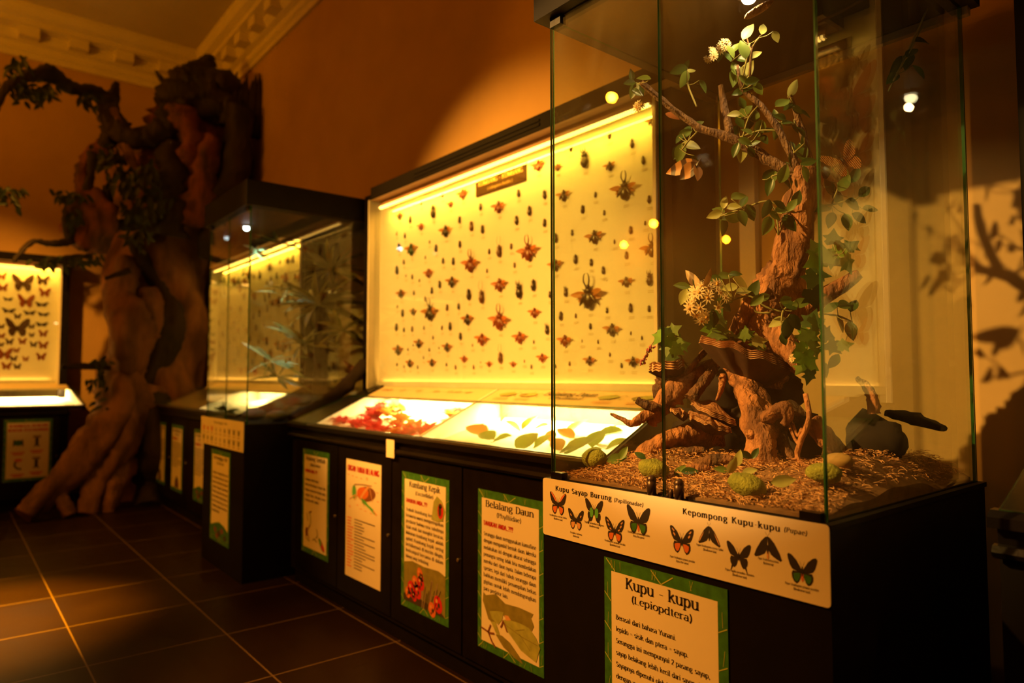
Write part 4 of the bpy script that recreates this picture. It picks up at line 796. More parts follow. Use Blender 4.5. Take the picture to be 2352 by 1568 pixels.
# ---------------------------------------------------------------- inside the large near showcase
random.seed(7)
def bark(name, c1, c2, sc, bump=.9, rough=.75): return mat(name, c1, rough, .5, sc, bump=bump, bscale=sc*3.2, col2=c2, aniso=(1, 1, .35), ramp=(.40, .58), bdist=.02)
M_drift = bark('driftwood', (.42, .17, .065), (.13, .045, .016), 22, 1.0); M_driftd = bark('dark_driftwood', (.16, .065, .025), (.045, .018, .008), 28, 1.0); M_twig = bark('twig_bark', (.20, .10, .045), (.09, .04, .02), 50)
M_hollow = mat('dark_wood_hollow_shade', (.022, .011, .006), .9, .4, 20); M_fung = mat('bracket_fungus_top', (.44, .21, .10), .7, .55, 40, bump=.5, bscale=120, col2=(.22, .09, .04)); M_fungu = mat('shaded_fungus_underside', (.07, .026, .012), .85, .3, 60); M_rim = mat('lit_fungus_rim', (.62, .36, .19), .7, .3, 60)  # underside and rim colours paint shade and lit edge; hollow paints inner shade
M_fibre = mat('wood_wool', (.78, .40, .17), .7, .5, 90); M_soil = mat('bed_underlay', (.24, .12, .05), .9, .4, 40)
M_moss = mat('moss_green_cocoon', (.30, .29, .03), .85, .45, 30, bump=.8, bscale=160, col2=(.13, .14, .015))
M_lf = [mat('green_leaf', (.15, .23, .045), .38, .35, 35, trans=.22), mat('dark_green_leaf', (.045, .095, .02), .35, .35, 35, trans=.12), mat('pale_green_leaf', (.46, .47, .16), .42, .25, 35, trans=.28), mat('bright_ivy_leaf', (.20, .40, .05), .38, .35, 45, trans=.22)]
M_stem = mat('green_stem', (.22, .20, .06), .6); M_petalw = mat('cream_petal', (.82, .66, .40), .6, trans=.3); M_pcen = mat('flower_centre', (.55, .28, .05), .7); M_spike = mat('pink_flower_spike', (.62, .16, .20), .6, trans=.2)
def pw(px): return px*1.88/FPX
def path(pts): return [at_y(p[0], p[1], p[2]) for p in pts]
def rads(r): return [pw(q) for q in r]
dw = thing('driftwood', 'tall twisted brown driftwood trunk standing in the large near showcase', 'driftwood', (-1.05, 1.75, .92))
mb = MB()
mb.tube(path([(1725,870,1.78),(1742,800,1.77),(1768,725,1.76),(1785,672,1.75),(1812,600,1.74),(1832,530,1.74),(1846,450,1.74),(1855,385,1.74)]), rads([72,64,60,50,36,36,36,26]), 28, rough=.24, seed=2, lobes=3, sub=8)
mb.tube(path([(1675,800,1.72),(1700,745,1.71),(1728,700,1.72),(1765,655,1.74),(1790,610,1.74)]), rads([16,24,24,30,24]), 16, rough=.3, seed=4, lobes=2, sub=6)
mb.tube(path([(1775,760,1.72),(1812,800,1.70),(1842,850,1.70)]), rads([34,26,18]), 14, rough=.3, seed=5, sub=5)
mb.build('trunk', M_drift, dw)
MB().tube(path([(1775,755,1.74),(1835,718,1.78),(1900,676,1.80),(1975,628,1.82)]), rads([26,22,18,10]), 14, rough=.25, seed=9, lobes=2, sub=5).build('branch', M_drift, dw)
for pts, r in (([(1852,410,1.74),(1800,386,1.72),(1745,356,1.70),(1680,318,1.66),(1610,296,1.62),(1560,262,1.58),(1510,222,1.54),(1472,190,1.50)], [16,13,12,11,9,8,8,6]),
               ([(1835,395,1.72),(1792,305,1.70),(1748,243,1.68),(1706,205,1.66),(1694,150,1.66)], [9,7,6,5,3]), ([(1858,395,1.74),(1848,318,1.74),(1828,258,1.72),(1815,215,1.70)], [14,9,6,3]),
               ([(1678,312,1.67),(1664,250,1.68),(1656,196,1.68)], [10,9,6]), ([(1722,200,1.66),(1726,120,1.66),(1746,82,1.65)], [3,2.5,1.5]), ([(1726,122,1.66),(1716,88,1.66)], [2,1.5])):
    MB().tube(path(pts), rads(r), 10, rough=.3, seed=len(pts), sub=4).build('branch', M_twig, dw)
mb = MB()
mb.tube(path([(1692,840,1.74),(1718,890,1.70),(1738,950,1.66),(1748,1010,1.62),(1758,1060,1.60),(1775,1120,1.58)]), rads([26,30,36,34,28,34]), 22, rough=.34, seed=12, lobes=3, sub=7)
mb.tube(path([(1752,985,1.62),(1728,1000,1.60),(1722,992,1.585)]), rads([20,14,7]), 12, rough=.4, seed=3, sub=4); mb.tube(path([(1760,960,1.63),(1795,935,1.60),(1812,950,1.59),(1800,975,1.59)]), rads([18,14,12,6]), 12, rough=.45, seed=6, sub=4)
mb.build('root', M_drift, dw)
for pts, r, s, m in (([(1860,965,1.68),(1905,1015,1.70),(1968,1062,1.72)], [20,17,7], 5, M_drift), ([(1452,1070,1.52),(1482,1035,1.54),(1525,1012,1.58),(1580,1000,1.64),(1650,985,1.72)], [10,18,24,30,36], 8, M_drift),
                     ([(1700,790,1.76),(1650,830,1.72),(1590,862,1.66),(1550,900,1.60),(1512,945,1.57),(1495,975,1.56)], [26,20,22,26,22,12], 3, M_drift), ([(1645,840,1.70),(1610,885,1.64),(1585,915,1.60)], [10,16,14], 13, M_driftd),
                     ([(1520,940,1.57),(1490,932,1.54),(1462,918,1.52)], [14,13,8], 2, M_driftd), ([(1508,938,1.56),(1478,958,1.53),(1450,972,1.50),(1428,962,1.49),(1402,950,1.475)], [12,11,8,7,2.5], 4, M_drift), ([(1530,875,1.60),(1520,905,1.60),(1528,925,1.60)], [20,22,12], 7, M_driftd),
                     ([(1660,860,1.70),(1656,895,1.66),(1645,920,1.64)], [7,6,3], 1, M_drift), ([(1640,785,1.72),(1608,820,1.67),(1565,870,1.62)], [9,8,6], 1, M_drift), ([(1840,1095,1.62),(1790,990,1.66),(1830,935,1.66)], [10,16,22], 5, M_driftd)):
    MB().tube(path(pts), rads(r), 14, rough=.36, seed=s, lobes=2, sub=6).build('root', m, dw)
mb = MB()
for px, py, Y, r in ((1655, 900, 1.86, 78), (1640, 990, 1.86, 85), (1700, 960, 1.90, 90), (1790, 900, 1.86, 60), (1830, 1000, 1.86, 62), (1590, 985, 1.80, 50)): mb.blob(at_y(px, py, Y), (pw(r), pw(r)*.7, pw(r)), 18, 12, rough=.5, fs=2.2, seed=px)
mb.build('stump', M_hollow, dw)  # solid near-black blobs stand in for the shade inside the hollow
for pts, r in (([(1850,905,1.60),(1858,960,1.58),(1838,1015,1.57),(1832,1050,1.57),(1858,1076,1.55),(1888,1082,1.53)], [5,5.5,6,5,4,2.5]), ([(1812,975,1.60),(1824,1005,1.58),(1836,1022,1.57)], [3,3,4]), ([(1835,1050,1.57),(1822,1055,1.56),(1806,1052,1.55)], [4,3,1.5]), ([(1842,985,1.58),(1832,1000,1.59),(1818,965,1.61)], [4,3.5,3])):
    MB().tube(path(pts), rads(r), 8, rough=.2, sub=5).build('vine', M_drift, dw)
for nm, lb, pts, r, m in (('driftwood', 'antler shaped wood piece put in for a reflection in the right side pane', [(1968,868,1.86),(1992,890,1.86),(2004,915,1.86),(2009,950,1.86)], [6,10,11,12], M_drift), ('driftwood', 'dark log lying low behind the right side pane', [(1958,1030,1.82),(2010,1012,1.88),(2062,1030,1.96)], [16,66,22], M_hollow), ('driftwood', 'thin dark wood shelf sticking out behind the right side pane', [(2035,948,1.92),(2100,962,1.99),(2172,986,2.07)], [5,12,4], M_hollow)):  # antler piece is added in place of a reflection in the pane
    p = path(pts); t = MB().tube(p, rads(r), 14, rough=.35, lobes=2, seed=4, sub=6, flat=1 if 'shelf' not in lb else 1.6).build(nm, m); tag(t, lb, 'driftwood')
def bracket(label, cx, cy, Y, ax, ay, half, depth, apex, thick, rings=3, seed=0, up=.1, toptilt=.02, bulge=.3):
    """shelf fungus: half disc with a layered wavy rim, shade painted on the underside"""
    c = at_y(cx, cy, Y); e1 = (at_y(cx+ax, cy+ay, Y)-c).normalized()*half; ap = at_y(*apex); t = thing('bracket_fungus', label, 'fungus', c)
    N = 36; front = Vector((.25, -1, up)).normalized()*depth; und = []; rim = []; top = []
    for i in range(N+1):
        th = math.pi*i/N; wv = 1+.07*mnoise.noise(Vector((th*3.5, seed, 0)))+.04*math.sin(th*7+seed); lift = .012*mnoise.noise(Vector((th*3, seed+5, 0)))
        r = c+e1*math.cos(th)*wv+front*math.sin(th)*wv+Vector((0, 0, lift)); z = Vector((0, 0, thick))
        und.append([ap+(r-ap)*.02, ap.lerp(r, .35)-z*bulge*.6, ap.lerp(r, .7)-z*bulge, ap.lerp(r, .93)-z*bulge*.2, r])
        col = []; inw = (c-r)
        for k in range(rings*2+1):
            f = k/(rings*2); col.append(r+z*f*.9+inw*(.075 if k % 2 else 0)+inw*(f*.05))
        rim.append(col); a = col[-1]; top.append([a, a.lerp(c, .2)+z*.25, a.lerp(c, .5)+Vector((0, 0, toptilt*.5)), a.lerp(c, .8)+Vector((0, 0, toptilt)), c+Vector((0, 0, toptilt+thick*.4))])
    MB().sheet([g[::-1] for g in und]).build('underside', M_fungu, t); rm = MB()
    for k in range(rings*2): rm.sheet([[g[k], g[k+1]] for g in rim], k % 2)  # alternate ring tones paint lit ridges and shaded grooves
    rm.build('rim', [M_rim, M_fung], t); MB().sheet(top).build('cap', M_fung, t); return t
bracket('large dark bracket fungus with layered pale rim in the middle of the driftwood', 1712, 822, 1.70, 118, 34, .142, .13, (1722, 905, 1.78), .022, 4, 3, .16)
bracket('small flat brown bracket fungus sticking out left in front of the beetle panel', 1535, 850, 1.62, 60, -6, .058, .075, (1560, 872, 1.66), .024, 3, 8, .0, .004)
bracket('pale layered bracket fungus low on the driftwood, upper plate', 1640, 950, 1.66, 62, 30, .078, .075, (1625, 985, 1.70), .014, 3, 5, .10, .03)
bracket('pale layered bracket fungus low on the driftwood, bottom plate', 1632, 972, 1.62, 64, 26, .07, .07, (1630, 1000, 1.68), .012, 3, 6, .08, .02)
bracket('small bracket fungus plate left of the low pale layered fungus', 1562, 948, 1.60, 30, 12, .03, .04, (1570, 968, 1.63), .009, 2, 9, .05, .012)
# bed of wood wool
def bed_z(x, y):
    f = min(1, max(0, (y-1.33)/.2)); lf = min(1, max(0, (x+1.43)/.1))*min(1, max(0, (-.66-x)/.1))
    return .923+.006+f*.044*lf+.018*mnoise.noise(Vector((x*6, y*6, 1)))*(.4+f)+.02*math.exp(-((x+.80)**2+(y-1.62)**2)/.02)+.035*math.exp(-((x+.73)**2/.006+(y-1.72)**2/.05))
mb = MB(); G = [[(-1.428+.76*i/40, 1.330+.80*j/40, bed_z(-1.428+.76*i/40, 1.33+.8*j/40)-.004) for j in range(41)] for i in range(41)]
mb.sheet(G); R1 = [G[i][0] for i in range(41)]; mb.sheet([[(p[0], p[1], .9205), p] for p in R1]); mb.sheet([[p, (p[0], p[1], .9205)] for p in G[40]])
bed = mb.build('bed_base', M_soil)
tag(bed, 'brown underlay mound beneath the wood shavings in the large showcase', 'bedding')
mb = MB()
for i in range(11000):
    x = rnd(-1.422, -.676); y = 1.337+.78*(random.random()**1.5); a = rnd(0, 6.28); L = rnd(.008, .022); w = rnd(.0005, .0011); cv = rnd(-1.6, 1.6); z = bed_z(x, y)+rnd(-.003, .012); p = Vector((x, y, z)); dz = rnd(-.25, .45); l = []
    for k in range(4):
        s_ = Vector((-math.sin(a), math.cos(a), rnd(.3, 1))).normalized()*w; l.append((p-s_, p+s_)); p = p+Vector((math.cos(a), math.sin(a), dz))*(L/3); a += cv*.6; dz -= .25
        p.x = min(-.672, max(-1.426, p.x)); p.y = max(1.333, p.y)
    mb.sheet(l, 0, False)
tag(mb.build('wood_shavings', M_fibre), 'curly brown wood shavings covering the floor of the large showcase', 'bedding', kind='stuff')
for i, (px, py, Y, rx, ry, lb, rot) in enumerate(((1366,1053,1.44,33,22,'moss green cocoon stone at the left front of the large showcase',.1), (1500,1076,1.40,39,22,'moss green cocoon stone behind the left lock knob',-.1), (1716,1113,1.375,46,26,'moss green cocoon stone in front of the thick wood root',-.25), (1893,1086,1.46,42,24,'dim moss green cocoon stone behind the right front glass edge',0), (1925,1078,1.56,34,20,'tan tipped cocoon stone furthest right beside the glass edge',.1))):
    c = at_y(px, py, Y); d = (c-CAMP).dot(FWD)/FPX; c.z = max(c.z, bed_z(c.x, c.y)+ry*d*.8)
    mb = MB(); mb.blob(c, (rx*d, rx*d*.72, ry*d), 22, 14, rough=.12, fs=1.8, seed=i*3, rot=Matrix.Rotation(-rot, 3, 'Y')); tag(mb.build('cocoon_stone', M_moss if i != 4 else mat('tan_stone', (.42, .26, .08), .8, .4, 30)), lb, 'stone', 'moss green stones in the large showcase')
# ---- foliage
CAMD = -FWD
def leaf_at(mb, px, py, Y, L, ang, m=0, wr=.58, ivy=False, stem=None):
    c = at_y(px, py, Y); s_ = (c-CAMP).dot(FWD)/FPX; a = math.radians(ang); ax = (RGT*math.cos(a)+UPV*math.sin(a)+FWD*rnd(-.35, .35)).normalized()*L*s_; n = (CAMD+RGT*rnd(-.7, .5)+Vector((0, 0, rnd(0, .9)))).normalized()
    b = c-ax*.5
    if ivy:
        ax_ = ax.normalized(); sd = ax_.cross(n).normalized(); nn = sd.cross(ax_); k = L*s_; ctr = b+ax*.25+nn*(-.03*k)
        pts = [(0,.0),(.30,-.12),(.46,.12),(.34,.26),(.56,.48),(.30,.52),(.20,.62),(0,1.0),(-.20,.62),(-.30,.52),(-.56,.48),(-.34,.26),(-.46,.12),(-.30,-.12)]
        q = [b+ax_*(v*k*.95)+sd*(u*k)-nn*(.16*k*(u*u+.35*v*v)) for u, v in pts]; i0 = mb.add([ctr]+q)
        for i in range(len(q)): mb.face((i0, i0+1+i, i0+1+(i+1) % len(q)), m, True)
    else: mb.leaf(b, b+ax, n, L*s_*wr, m, curl=rnd(.02, .22), fold=rnd(.15, .4))
    if stem is not None: mb.tube([b, (b+stem)*.5+Vector((0, 0, -.004)), stem], pw(1.1), 4, 4, sub=2)
    return b
LM = M_lf+[M_stem]
def spray(name, label, leaves, Y, stems=(), ivy=False, cat='foliage'):
    t = thing(name, label, cat, at_y(leaves[0][0], leaves[0][1], Y)); sp_ = [path(s) for s in stems]; al = [p for s in sp_ for p in s]; mb = MB()
    for lf in leaves:
        px, py, L, ang, m = lf[:5]; y = Y+(lf[5] if len(lf) > 5 else rnd(-.04, .04)); c = at_y(px, py, y)
        st = min(al, key=lambda q: (q-c).length) if al else None
        leaf_at(mb, px, py, y, L, ang, m, ivy=ivy, stem=st if st is not None and (st-c).length < .12 else None)
    mb.build('leaves', LM, t)
    for s in sp_: MB().tube(s, pw(2.2), 6, sub=4).build('stem', M_stem, t)
    return t
def flower_head(mb, c, r, n=10, big=1.0):
    for _ in range(n):
        d = Vector((rnd(-1, 1), rnd(-1, .5), rnd(-1, 1))); d = d.normalized() if d.length else Vector((0, -1, 0)); p = c+Vector((d.x*r, d.y*r*.6, d.z*r))*rnd(.55, 1); nn = (d+CAMD*.8).normalized(); u = nn.orthogonal().normalized(); w = nn.cross(u); R_ = pw(11)*big*rnd(.8, 1.2)
        for k in range(9):
            a = 2*math.pi*k/9; dv = u*math.cos(a)+w*math.sin(a); mb.leaf(p, p+dv*R_+nn*R_*.25, nn, R_*.42, 0, curl=.2, shape=1)
        mb.blob(p+nn*.001, R_*.24, 6, 4, 1)
def blooms(label, px, py, Y, rpx, n, leaves=(), rz=1.0, big=1.0):
    c = at_y(px, py, Y); t = thing('flower_cluster', label, 'flowers', c); mb = MB(); r = pw(rpx); flower_head(mb, c, r, n, big); mb.build('petals', [M_petalw, M_pcen], t)
    mb = MB()
    for lf in leaves: leaf_at(mb, lf[0], lf[1], Y+rnd(-.02, .03), *lf[2:])
    if leaves: mb.build('leaves', LM, t)
    return t
G_, D_, P_, I_ = 0, 1, 2, 3
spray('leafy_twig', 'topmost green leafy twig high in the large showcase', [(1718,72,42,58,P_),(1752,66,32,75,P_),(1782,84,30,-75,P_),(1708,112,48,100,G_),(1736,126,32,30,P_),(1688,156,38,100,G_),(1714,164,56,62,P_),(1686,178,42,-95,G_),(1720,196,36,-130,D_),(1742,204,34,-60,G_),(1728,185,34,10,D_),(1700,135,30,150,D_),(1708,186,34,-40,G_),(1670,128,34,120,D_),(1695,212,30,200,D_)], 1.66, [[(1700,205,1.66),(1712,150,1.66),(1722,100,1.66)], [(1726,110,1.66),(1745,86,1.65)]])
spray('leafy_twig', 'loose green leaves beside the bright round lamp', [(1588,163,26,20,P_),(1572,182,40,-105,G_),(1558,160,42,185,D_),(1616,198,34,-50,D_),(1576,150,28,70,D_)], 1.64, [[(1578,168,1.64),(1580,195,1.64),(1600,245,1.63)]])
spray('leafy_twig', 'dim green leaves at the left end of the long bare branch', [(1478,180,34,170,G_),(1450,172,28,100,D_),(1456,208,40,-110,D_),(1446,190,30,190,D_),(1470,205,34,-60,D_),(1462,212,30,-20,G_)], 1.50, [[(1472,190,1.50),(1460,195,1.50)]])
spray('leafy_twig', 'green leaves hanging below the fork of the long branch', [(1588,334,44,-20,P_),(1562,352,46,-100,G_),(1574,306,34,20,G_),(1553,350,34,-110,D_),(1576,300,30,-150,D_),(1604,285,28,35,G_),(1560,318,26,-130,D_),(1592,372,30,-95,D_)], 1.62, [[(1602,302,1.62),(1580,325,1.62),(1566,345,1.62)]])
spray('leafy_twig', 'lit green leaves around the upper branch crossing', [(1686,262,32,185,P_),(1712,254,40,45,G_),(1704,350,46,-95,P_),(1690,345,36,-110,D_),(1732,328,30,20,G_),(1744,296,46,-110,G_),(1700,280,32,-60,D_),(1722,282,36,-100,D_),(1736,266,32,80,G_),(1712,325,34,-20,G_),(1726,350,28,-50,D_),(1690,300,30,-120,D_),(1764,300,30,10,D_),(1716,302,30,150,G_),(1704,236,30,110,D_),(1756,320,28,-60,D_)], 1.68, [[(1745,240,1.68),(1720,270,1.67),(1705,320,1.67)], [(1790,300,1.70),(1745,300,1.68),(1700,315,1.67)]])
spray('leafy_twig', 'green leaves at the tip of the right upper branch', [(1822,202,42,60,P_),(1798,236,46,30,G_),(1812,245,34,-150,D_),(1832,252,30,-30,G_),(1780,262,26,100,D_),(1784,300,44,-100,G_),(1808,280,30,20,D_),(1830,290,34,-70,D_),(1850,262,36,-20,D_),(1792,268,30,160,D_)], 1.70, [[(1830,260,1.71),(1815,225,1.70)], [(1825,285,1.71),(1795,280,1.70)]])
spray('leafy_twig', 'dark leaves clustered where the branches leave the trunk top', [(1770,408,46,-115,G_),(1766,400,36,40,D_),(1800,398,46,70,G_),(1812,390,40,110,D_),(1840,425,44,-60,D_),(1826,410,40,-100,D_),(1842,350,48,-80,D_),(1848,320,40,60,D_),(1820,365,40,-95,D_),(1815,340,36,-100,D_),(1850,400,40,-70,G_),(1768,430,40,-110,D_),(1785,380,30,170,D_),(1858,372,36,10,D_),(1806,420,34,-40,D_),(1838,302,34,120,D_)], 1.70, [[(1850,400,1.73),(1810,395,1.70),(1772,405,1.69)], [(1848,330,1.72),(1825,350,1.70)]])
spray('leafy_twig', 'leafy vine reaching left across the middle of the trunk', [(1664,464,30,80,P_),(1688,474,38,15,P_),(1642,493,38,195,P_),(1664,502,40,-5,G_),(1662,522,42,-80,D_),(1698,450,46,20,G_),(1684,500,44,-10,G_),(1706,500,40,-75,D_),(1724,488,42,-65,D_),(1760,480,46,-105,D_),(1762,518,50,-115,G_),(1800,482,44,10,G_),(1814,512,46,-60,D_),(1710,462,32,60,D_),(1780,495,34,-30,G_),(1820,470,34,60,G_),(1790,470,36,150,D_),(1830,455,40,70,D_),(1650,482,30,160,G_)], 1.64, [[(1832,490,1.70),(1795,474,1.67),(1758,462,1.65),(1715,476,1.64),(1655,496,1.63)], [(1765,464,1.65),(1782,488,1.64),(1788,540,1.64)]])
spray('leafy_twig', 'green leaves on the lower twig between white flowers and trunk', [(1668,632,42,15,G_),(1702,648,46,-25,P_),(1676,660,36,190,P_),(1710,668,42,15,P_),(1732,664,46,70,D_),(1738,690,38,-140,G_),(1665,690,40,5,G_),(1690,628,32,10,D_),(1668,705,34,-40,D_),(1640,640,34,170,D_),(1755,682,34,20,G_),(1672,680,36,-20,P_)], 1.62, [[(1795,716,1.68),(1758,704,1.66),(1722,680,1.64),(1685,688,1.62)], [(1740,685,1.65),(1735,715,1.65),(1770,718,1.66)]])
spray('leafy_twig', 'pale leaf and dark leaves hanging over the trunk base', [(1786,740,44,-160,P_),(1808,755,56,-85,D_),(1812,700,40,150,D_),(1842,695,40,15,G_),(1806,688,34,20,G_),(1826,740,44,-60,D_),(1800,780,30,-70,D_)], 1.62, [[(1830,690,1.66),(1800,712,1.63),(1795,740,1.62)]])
spray('ivy', 'bright green ivy bunch at the left in front of the beetle panel', [(1512,778,44,225,I_),(1530,760,40,140,D_),(1552,754,36,30,G_),(1542,790,42,-60,I_),(1560,806,40,-30,I_),(1532,804,38,-100,G_),(1574,790,38,10,I_),(1540,826,40,-90,D_),(1515,765,36,190,D_),(1556,778,38,60,G_),(1526,790,36,180,D_)], 1.60, [[(1578,840,1.64),(1562,815,1.62),(1545,785,1.60),(1520,775,1.59)]], True)
spray('ivy', 'green ivy leaves above the large bracket fungus', [(1640,766,40,200,I_),(1660,750,44,60,G_),(1624,756,40,190,I_),(1655,770,40,-20,G_),(1714,762,36,100,I_),(1702,770,34,200,G_),(1748,780,46,0,P_),(1690,775,36,10,G_),(1736,790,40,180,G_),(1670,790,34,-100,D_),(1630,740,30,120,D_)], 1.64, [[(1735,785,1.68),(1690,778,1.66),(1640,768,1.64)]], True)
spray('ivy', 'big ivy leaves right of the trunk beside the glass edge', [(1855,782,54,-100,I_),(1862,766,46,60,G_),(1850,832,52,-70,I_),(1868,842,46,-30,I_),(1834,805,42,200,I_),(1880,800,46,0,G_),(1842,775,40,160,I_),(1868,728,50,70,D_),(1858,870,40,-100,D_),(1882,738,44,20,G_),(1836,850,38,-140,G_),(1905,770,44,-20,D_),(1920,800,44,-40,D_),(1945,790,40,10,G_)], 1.60, [[(1860,870,1.64),(1858,800,1.62),(1866,740,1.62)]], True)
spray('ivy', 'large pointed ivy leaves right of the upper trunk', [(1868,602,58,-150,I_),(1890,580,52,110,G_),(1920,600,56,-30,G_),(1935,575,54,40,I_),(1870,565,46,120,G_),(1865,650,56,-120,D_),(1872,690,56,-70,D_),(1890,630,50,-10,D_),(1950,612,50,-60,G_),(1915,540,44,80,D_),(1960,560,44,30,D_)], 1.66, [[(1880,700,1.70),(1884,640,1.68),(1892,590,1.67),(1925,585,1.67)]], True)
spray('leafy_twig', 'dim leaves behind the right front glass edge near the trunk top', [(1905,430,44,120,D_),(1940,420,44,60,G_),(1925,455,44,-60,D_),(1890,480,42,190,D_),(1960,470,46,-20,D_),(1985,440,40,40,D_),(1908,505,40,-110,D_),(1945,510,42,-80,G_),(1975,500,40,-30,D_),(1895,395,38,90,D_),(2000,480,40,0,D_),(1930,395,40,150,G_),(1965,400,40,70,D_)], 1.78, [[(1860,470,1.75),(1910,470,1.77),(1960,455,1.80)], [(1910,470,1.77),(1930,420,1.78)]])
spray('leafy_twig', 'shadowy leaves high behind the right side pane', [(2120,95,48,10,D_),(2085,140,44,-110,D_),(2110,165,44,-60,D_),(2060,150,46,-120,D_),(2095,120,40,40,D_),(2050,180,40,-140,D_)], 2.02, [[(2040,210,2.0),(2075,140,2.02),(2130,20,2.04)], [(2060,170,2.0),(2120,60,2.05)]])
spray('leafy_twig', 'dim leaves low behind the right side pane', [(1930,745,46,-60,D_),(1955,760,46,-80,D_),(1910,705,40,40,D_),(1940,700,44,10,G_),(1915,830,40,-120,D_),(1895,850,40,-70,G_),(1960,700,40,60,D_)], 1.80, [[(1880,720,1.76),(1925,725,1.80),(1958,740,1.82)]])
blooms('upright cream flower cluster left of the topmost twig', 1634, 126, 1.64, 17, 12, rz=1.4)
blooms('round cream flower cluster at the top centre beside green leaves', 1662, 106, 1.65, 15, 10, [(1680,118,34,-60,G_),(1654,128,30,-110,D_),(1690,108,30,60,G_)])
blooms('small pinkish flower cluster hanging from the left branch end', 1470, 243, 1.52, 13, 9)
blooms('big cream daisy cluster under the pale butterfly', 1622, 688, 1.57, 50, 42, [(1570,682,40,-110,P_),(1566,658,40,170,G_),(1640,730,44,-90,D_),(1654,735,40,-60,G_),(1600,650,30,120,D_)], big=1.4)
blooms('small cream flowers low beside the right ivy', 1828, 824, 1.62, 9, 5)
sp = MB(); sp.tube(path([(1512,770,1.60),(1492,800,1.58),(1476,838,1.57)]), pw(1.4), 5, 1, sub=4); R_ = random.Random(2)
for i in range(46):
    f = .35+.65*i/46; c = at_y(1512-36*f-4*math.sin(f*3), 770+68*f, 1.58); sp.blob(c+Vector((R_.uniform(-1, 1), R_.uniform(-1, 1), R_.uniform(-.5, .5)))*pw(6), pw(2.8), 6, 4, 0)
tag(sp.build('flower_spike', [M_spike, M_stem]), 'drooping pink flower spike left of the ivy bunch', 'flowers')
# fallen leaves on the shavings
for i, (px, py, Y, L, ang, m, lb) in enumerate(((1418,1052,1.46,50,20,G_,'green fallen leaf between the two left cocoon stones'), (1432,1040,1.47,36,60,G_,'upright curled fallen leaf behind the left cocoon stones'), (1562,1080,1.46,36,40,G_,'small fallen leaf in the dark behind the left lock knob'), (1682,1068,1.44,44,70,P_,'pale upright fallen leaf left of the thick root'), (1696,1052,1.46,40,75,P_,'thin curled fallen leaf pointing up beside the thick root'), (1722,1082,1.43,36,20,P_,'small pale fallen leaf above the middle cocoon stone'), (1800,1104,1.39,56,12,P_,'pale crescent fallen leaf right of the thick root'), (1715,1045,1.52,34,-20,D_,'dark fallen leaf deep under the stump'), (1735,1040,1.52,30,60,D_,'dark upright fallen leaf deep under the stump'), (1655,1078,1.46,34,170,G_,'dim green fallen leaf left of the pale upright one'), (1585,1082,1.46,40,5,D_,'flat fallen leaf lying on bark in the middle'), (1905,1055,1.56,50,-20,G_,'green fallen leaf on top of the right cocoon stones'), (1470,1045,1.47,30,150,D_,'dark fallen leaf beside the lower left root'))):
    mb = MB(); leaf_at(mb, px, py, Y, L, ang, 0, .5); tag(mb.build('fallen_leaf', M_lf[m]), lb, 'leaf', 'fallen leaves on the shavings')
for i, (px, py, L, lb) in enumerate(((1585,1082,90,'flat curled bark strip lying in the middle of the shavings'), (1640,1060,100,'dark bark strip lying under the stump'), (1590,1040,60,'small dark bark strip deep under the left root'))):
    a, b = at_y(px-L/2, py+8, 1.47+i*.05), at_y(px+L/2, py-8, 1.50+i*.05); mb = MB(); mb.tube([a, (a+b)/2+Vector((0, 0, .004)), b], [pw(5), pw(12), pw(4)], 10, rough=.4, flat=1.3, sub=4); tag(mb.build('bark_strip', M_driftd if i else M_drift), lb, 'bark')
# butterflies in the showcase
def striped(name, c1, c2, sc):
    m = mat(name, c1, .5, trans=.3); nt = m.node_tree; w = nt.nodes.new('ShaderNodeTexWave'); w.inputs['Scale'].default_value = sc; w.inputs['Distortion'].default_value = 3; w.bands_direction = 'X'
    tc = nt.nodes.new('ShaderNodeTexCoord'); nt.links.new(tc.outputs['Object'], w.inputs[0]); r = nt.nodes.new('ShaderNodeValToRGB'); r.color_ramp.elements[0].position = .35; r.color_ramp.elements[1].position = .6; r.color_ramp.elements[0].color = (*c1, 1); r.color_ramp.elements[1].color = (*c2, 1)
    nt.links.new(w.outputs[0], r.inputs[0]); nt.links.new(r.outputs[0], nt.nodes['Principled BSDF'].inputs['Base Color']); return m
M_bf['A'] = striped('amber_striped_wing', (.05, .02, .01), (.60, .26, .07), 9); M_bf['B'] = striped('buff_striped_wing', (.16, .08, .03), (.62, .42, .20), 10); M_bf['C'] = striped('checked_orange_wing', (.03, .015, .01), (.55, .22, .04), 7)
t = thing('butterfly', 'amber and black butterfly hanging below the left branch leaves', 'butterfly', at_y(1598, 380, 1.56))
for (ax, ay), (bx, by), w, q in (((1606, 372), (1526, 398), 34, -.2), ((1602, 374), (1560, 412), 34, -.4), ((1600, 378), (1604, 414), 26, .4)):
    mb = MB(); mb.leaf(at_y(ax, ay, 1.56), at_y(bx, by, 1.545), (CAMD+RGT*q).normalized(), pw(w), curl=.08); mb.build('wing', M_bf['A'], t)
mb = MB(); mb.tube([at_y(1612, 362, 1.56), at_y(1603, 376, 1.557), at_y(1596, 392, 1.556)], [.001, .0026, .0018], 7); mb.build('body', M_bdark, t)
put_butterfly('C', at_y(1938, 372, 1.72), .09, 'checked orange butterfly seen through the right side pane', rot=(-.3, -.5, .7))
t = thing('butterfly', 'buff butterfly with raised wings sitting on the cream daisies', 'butterfly', at_y(1612, 668, 1.555))
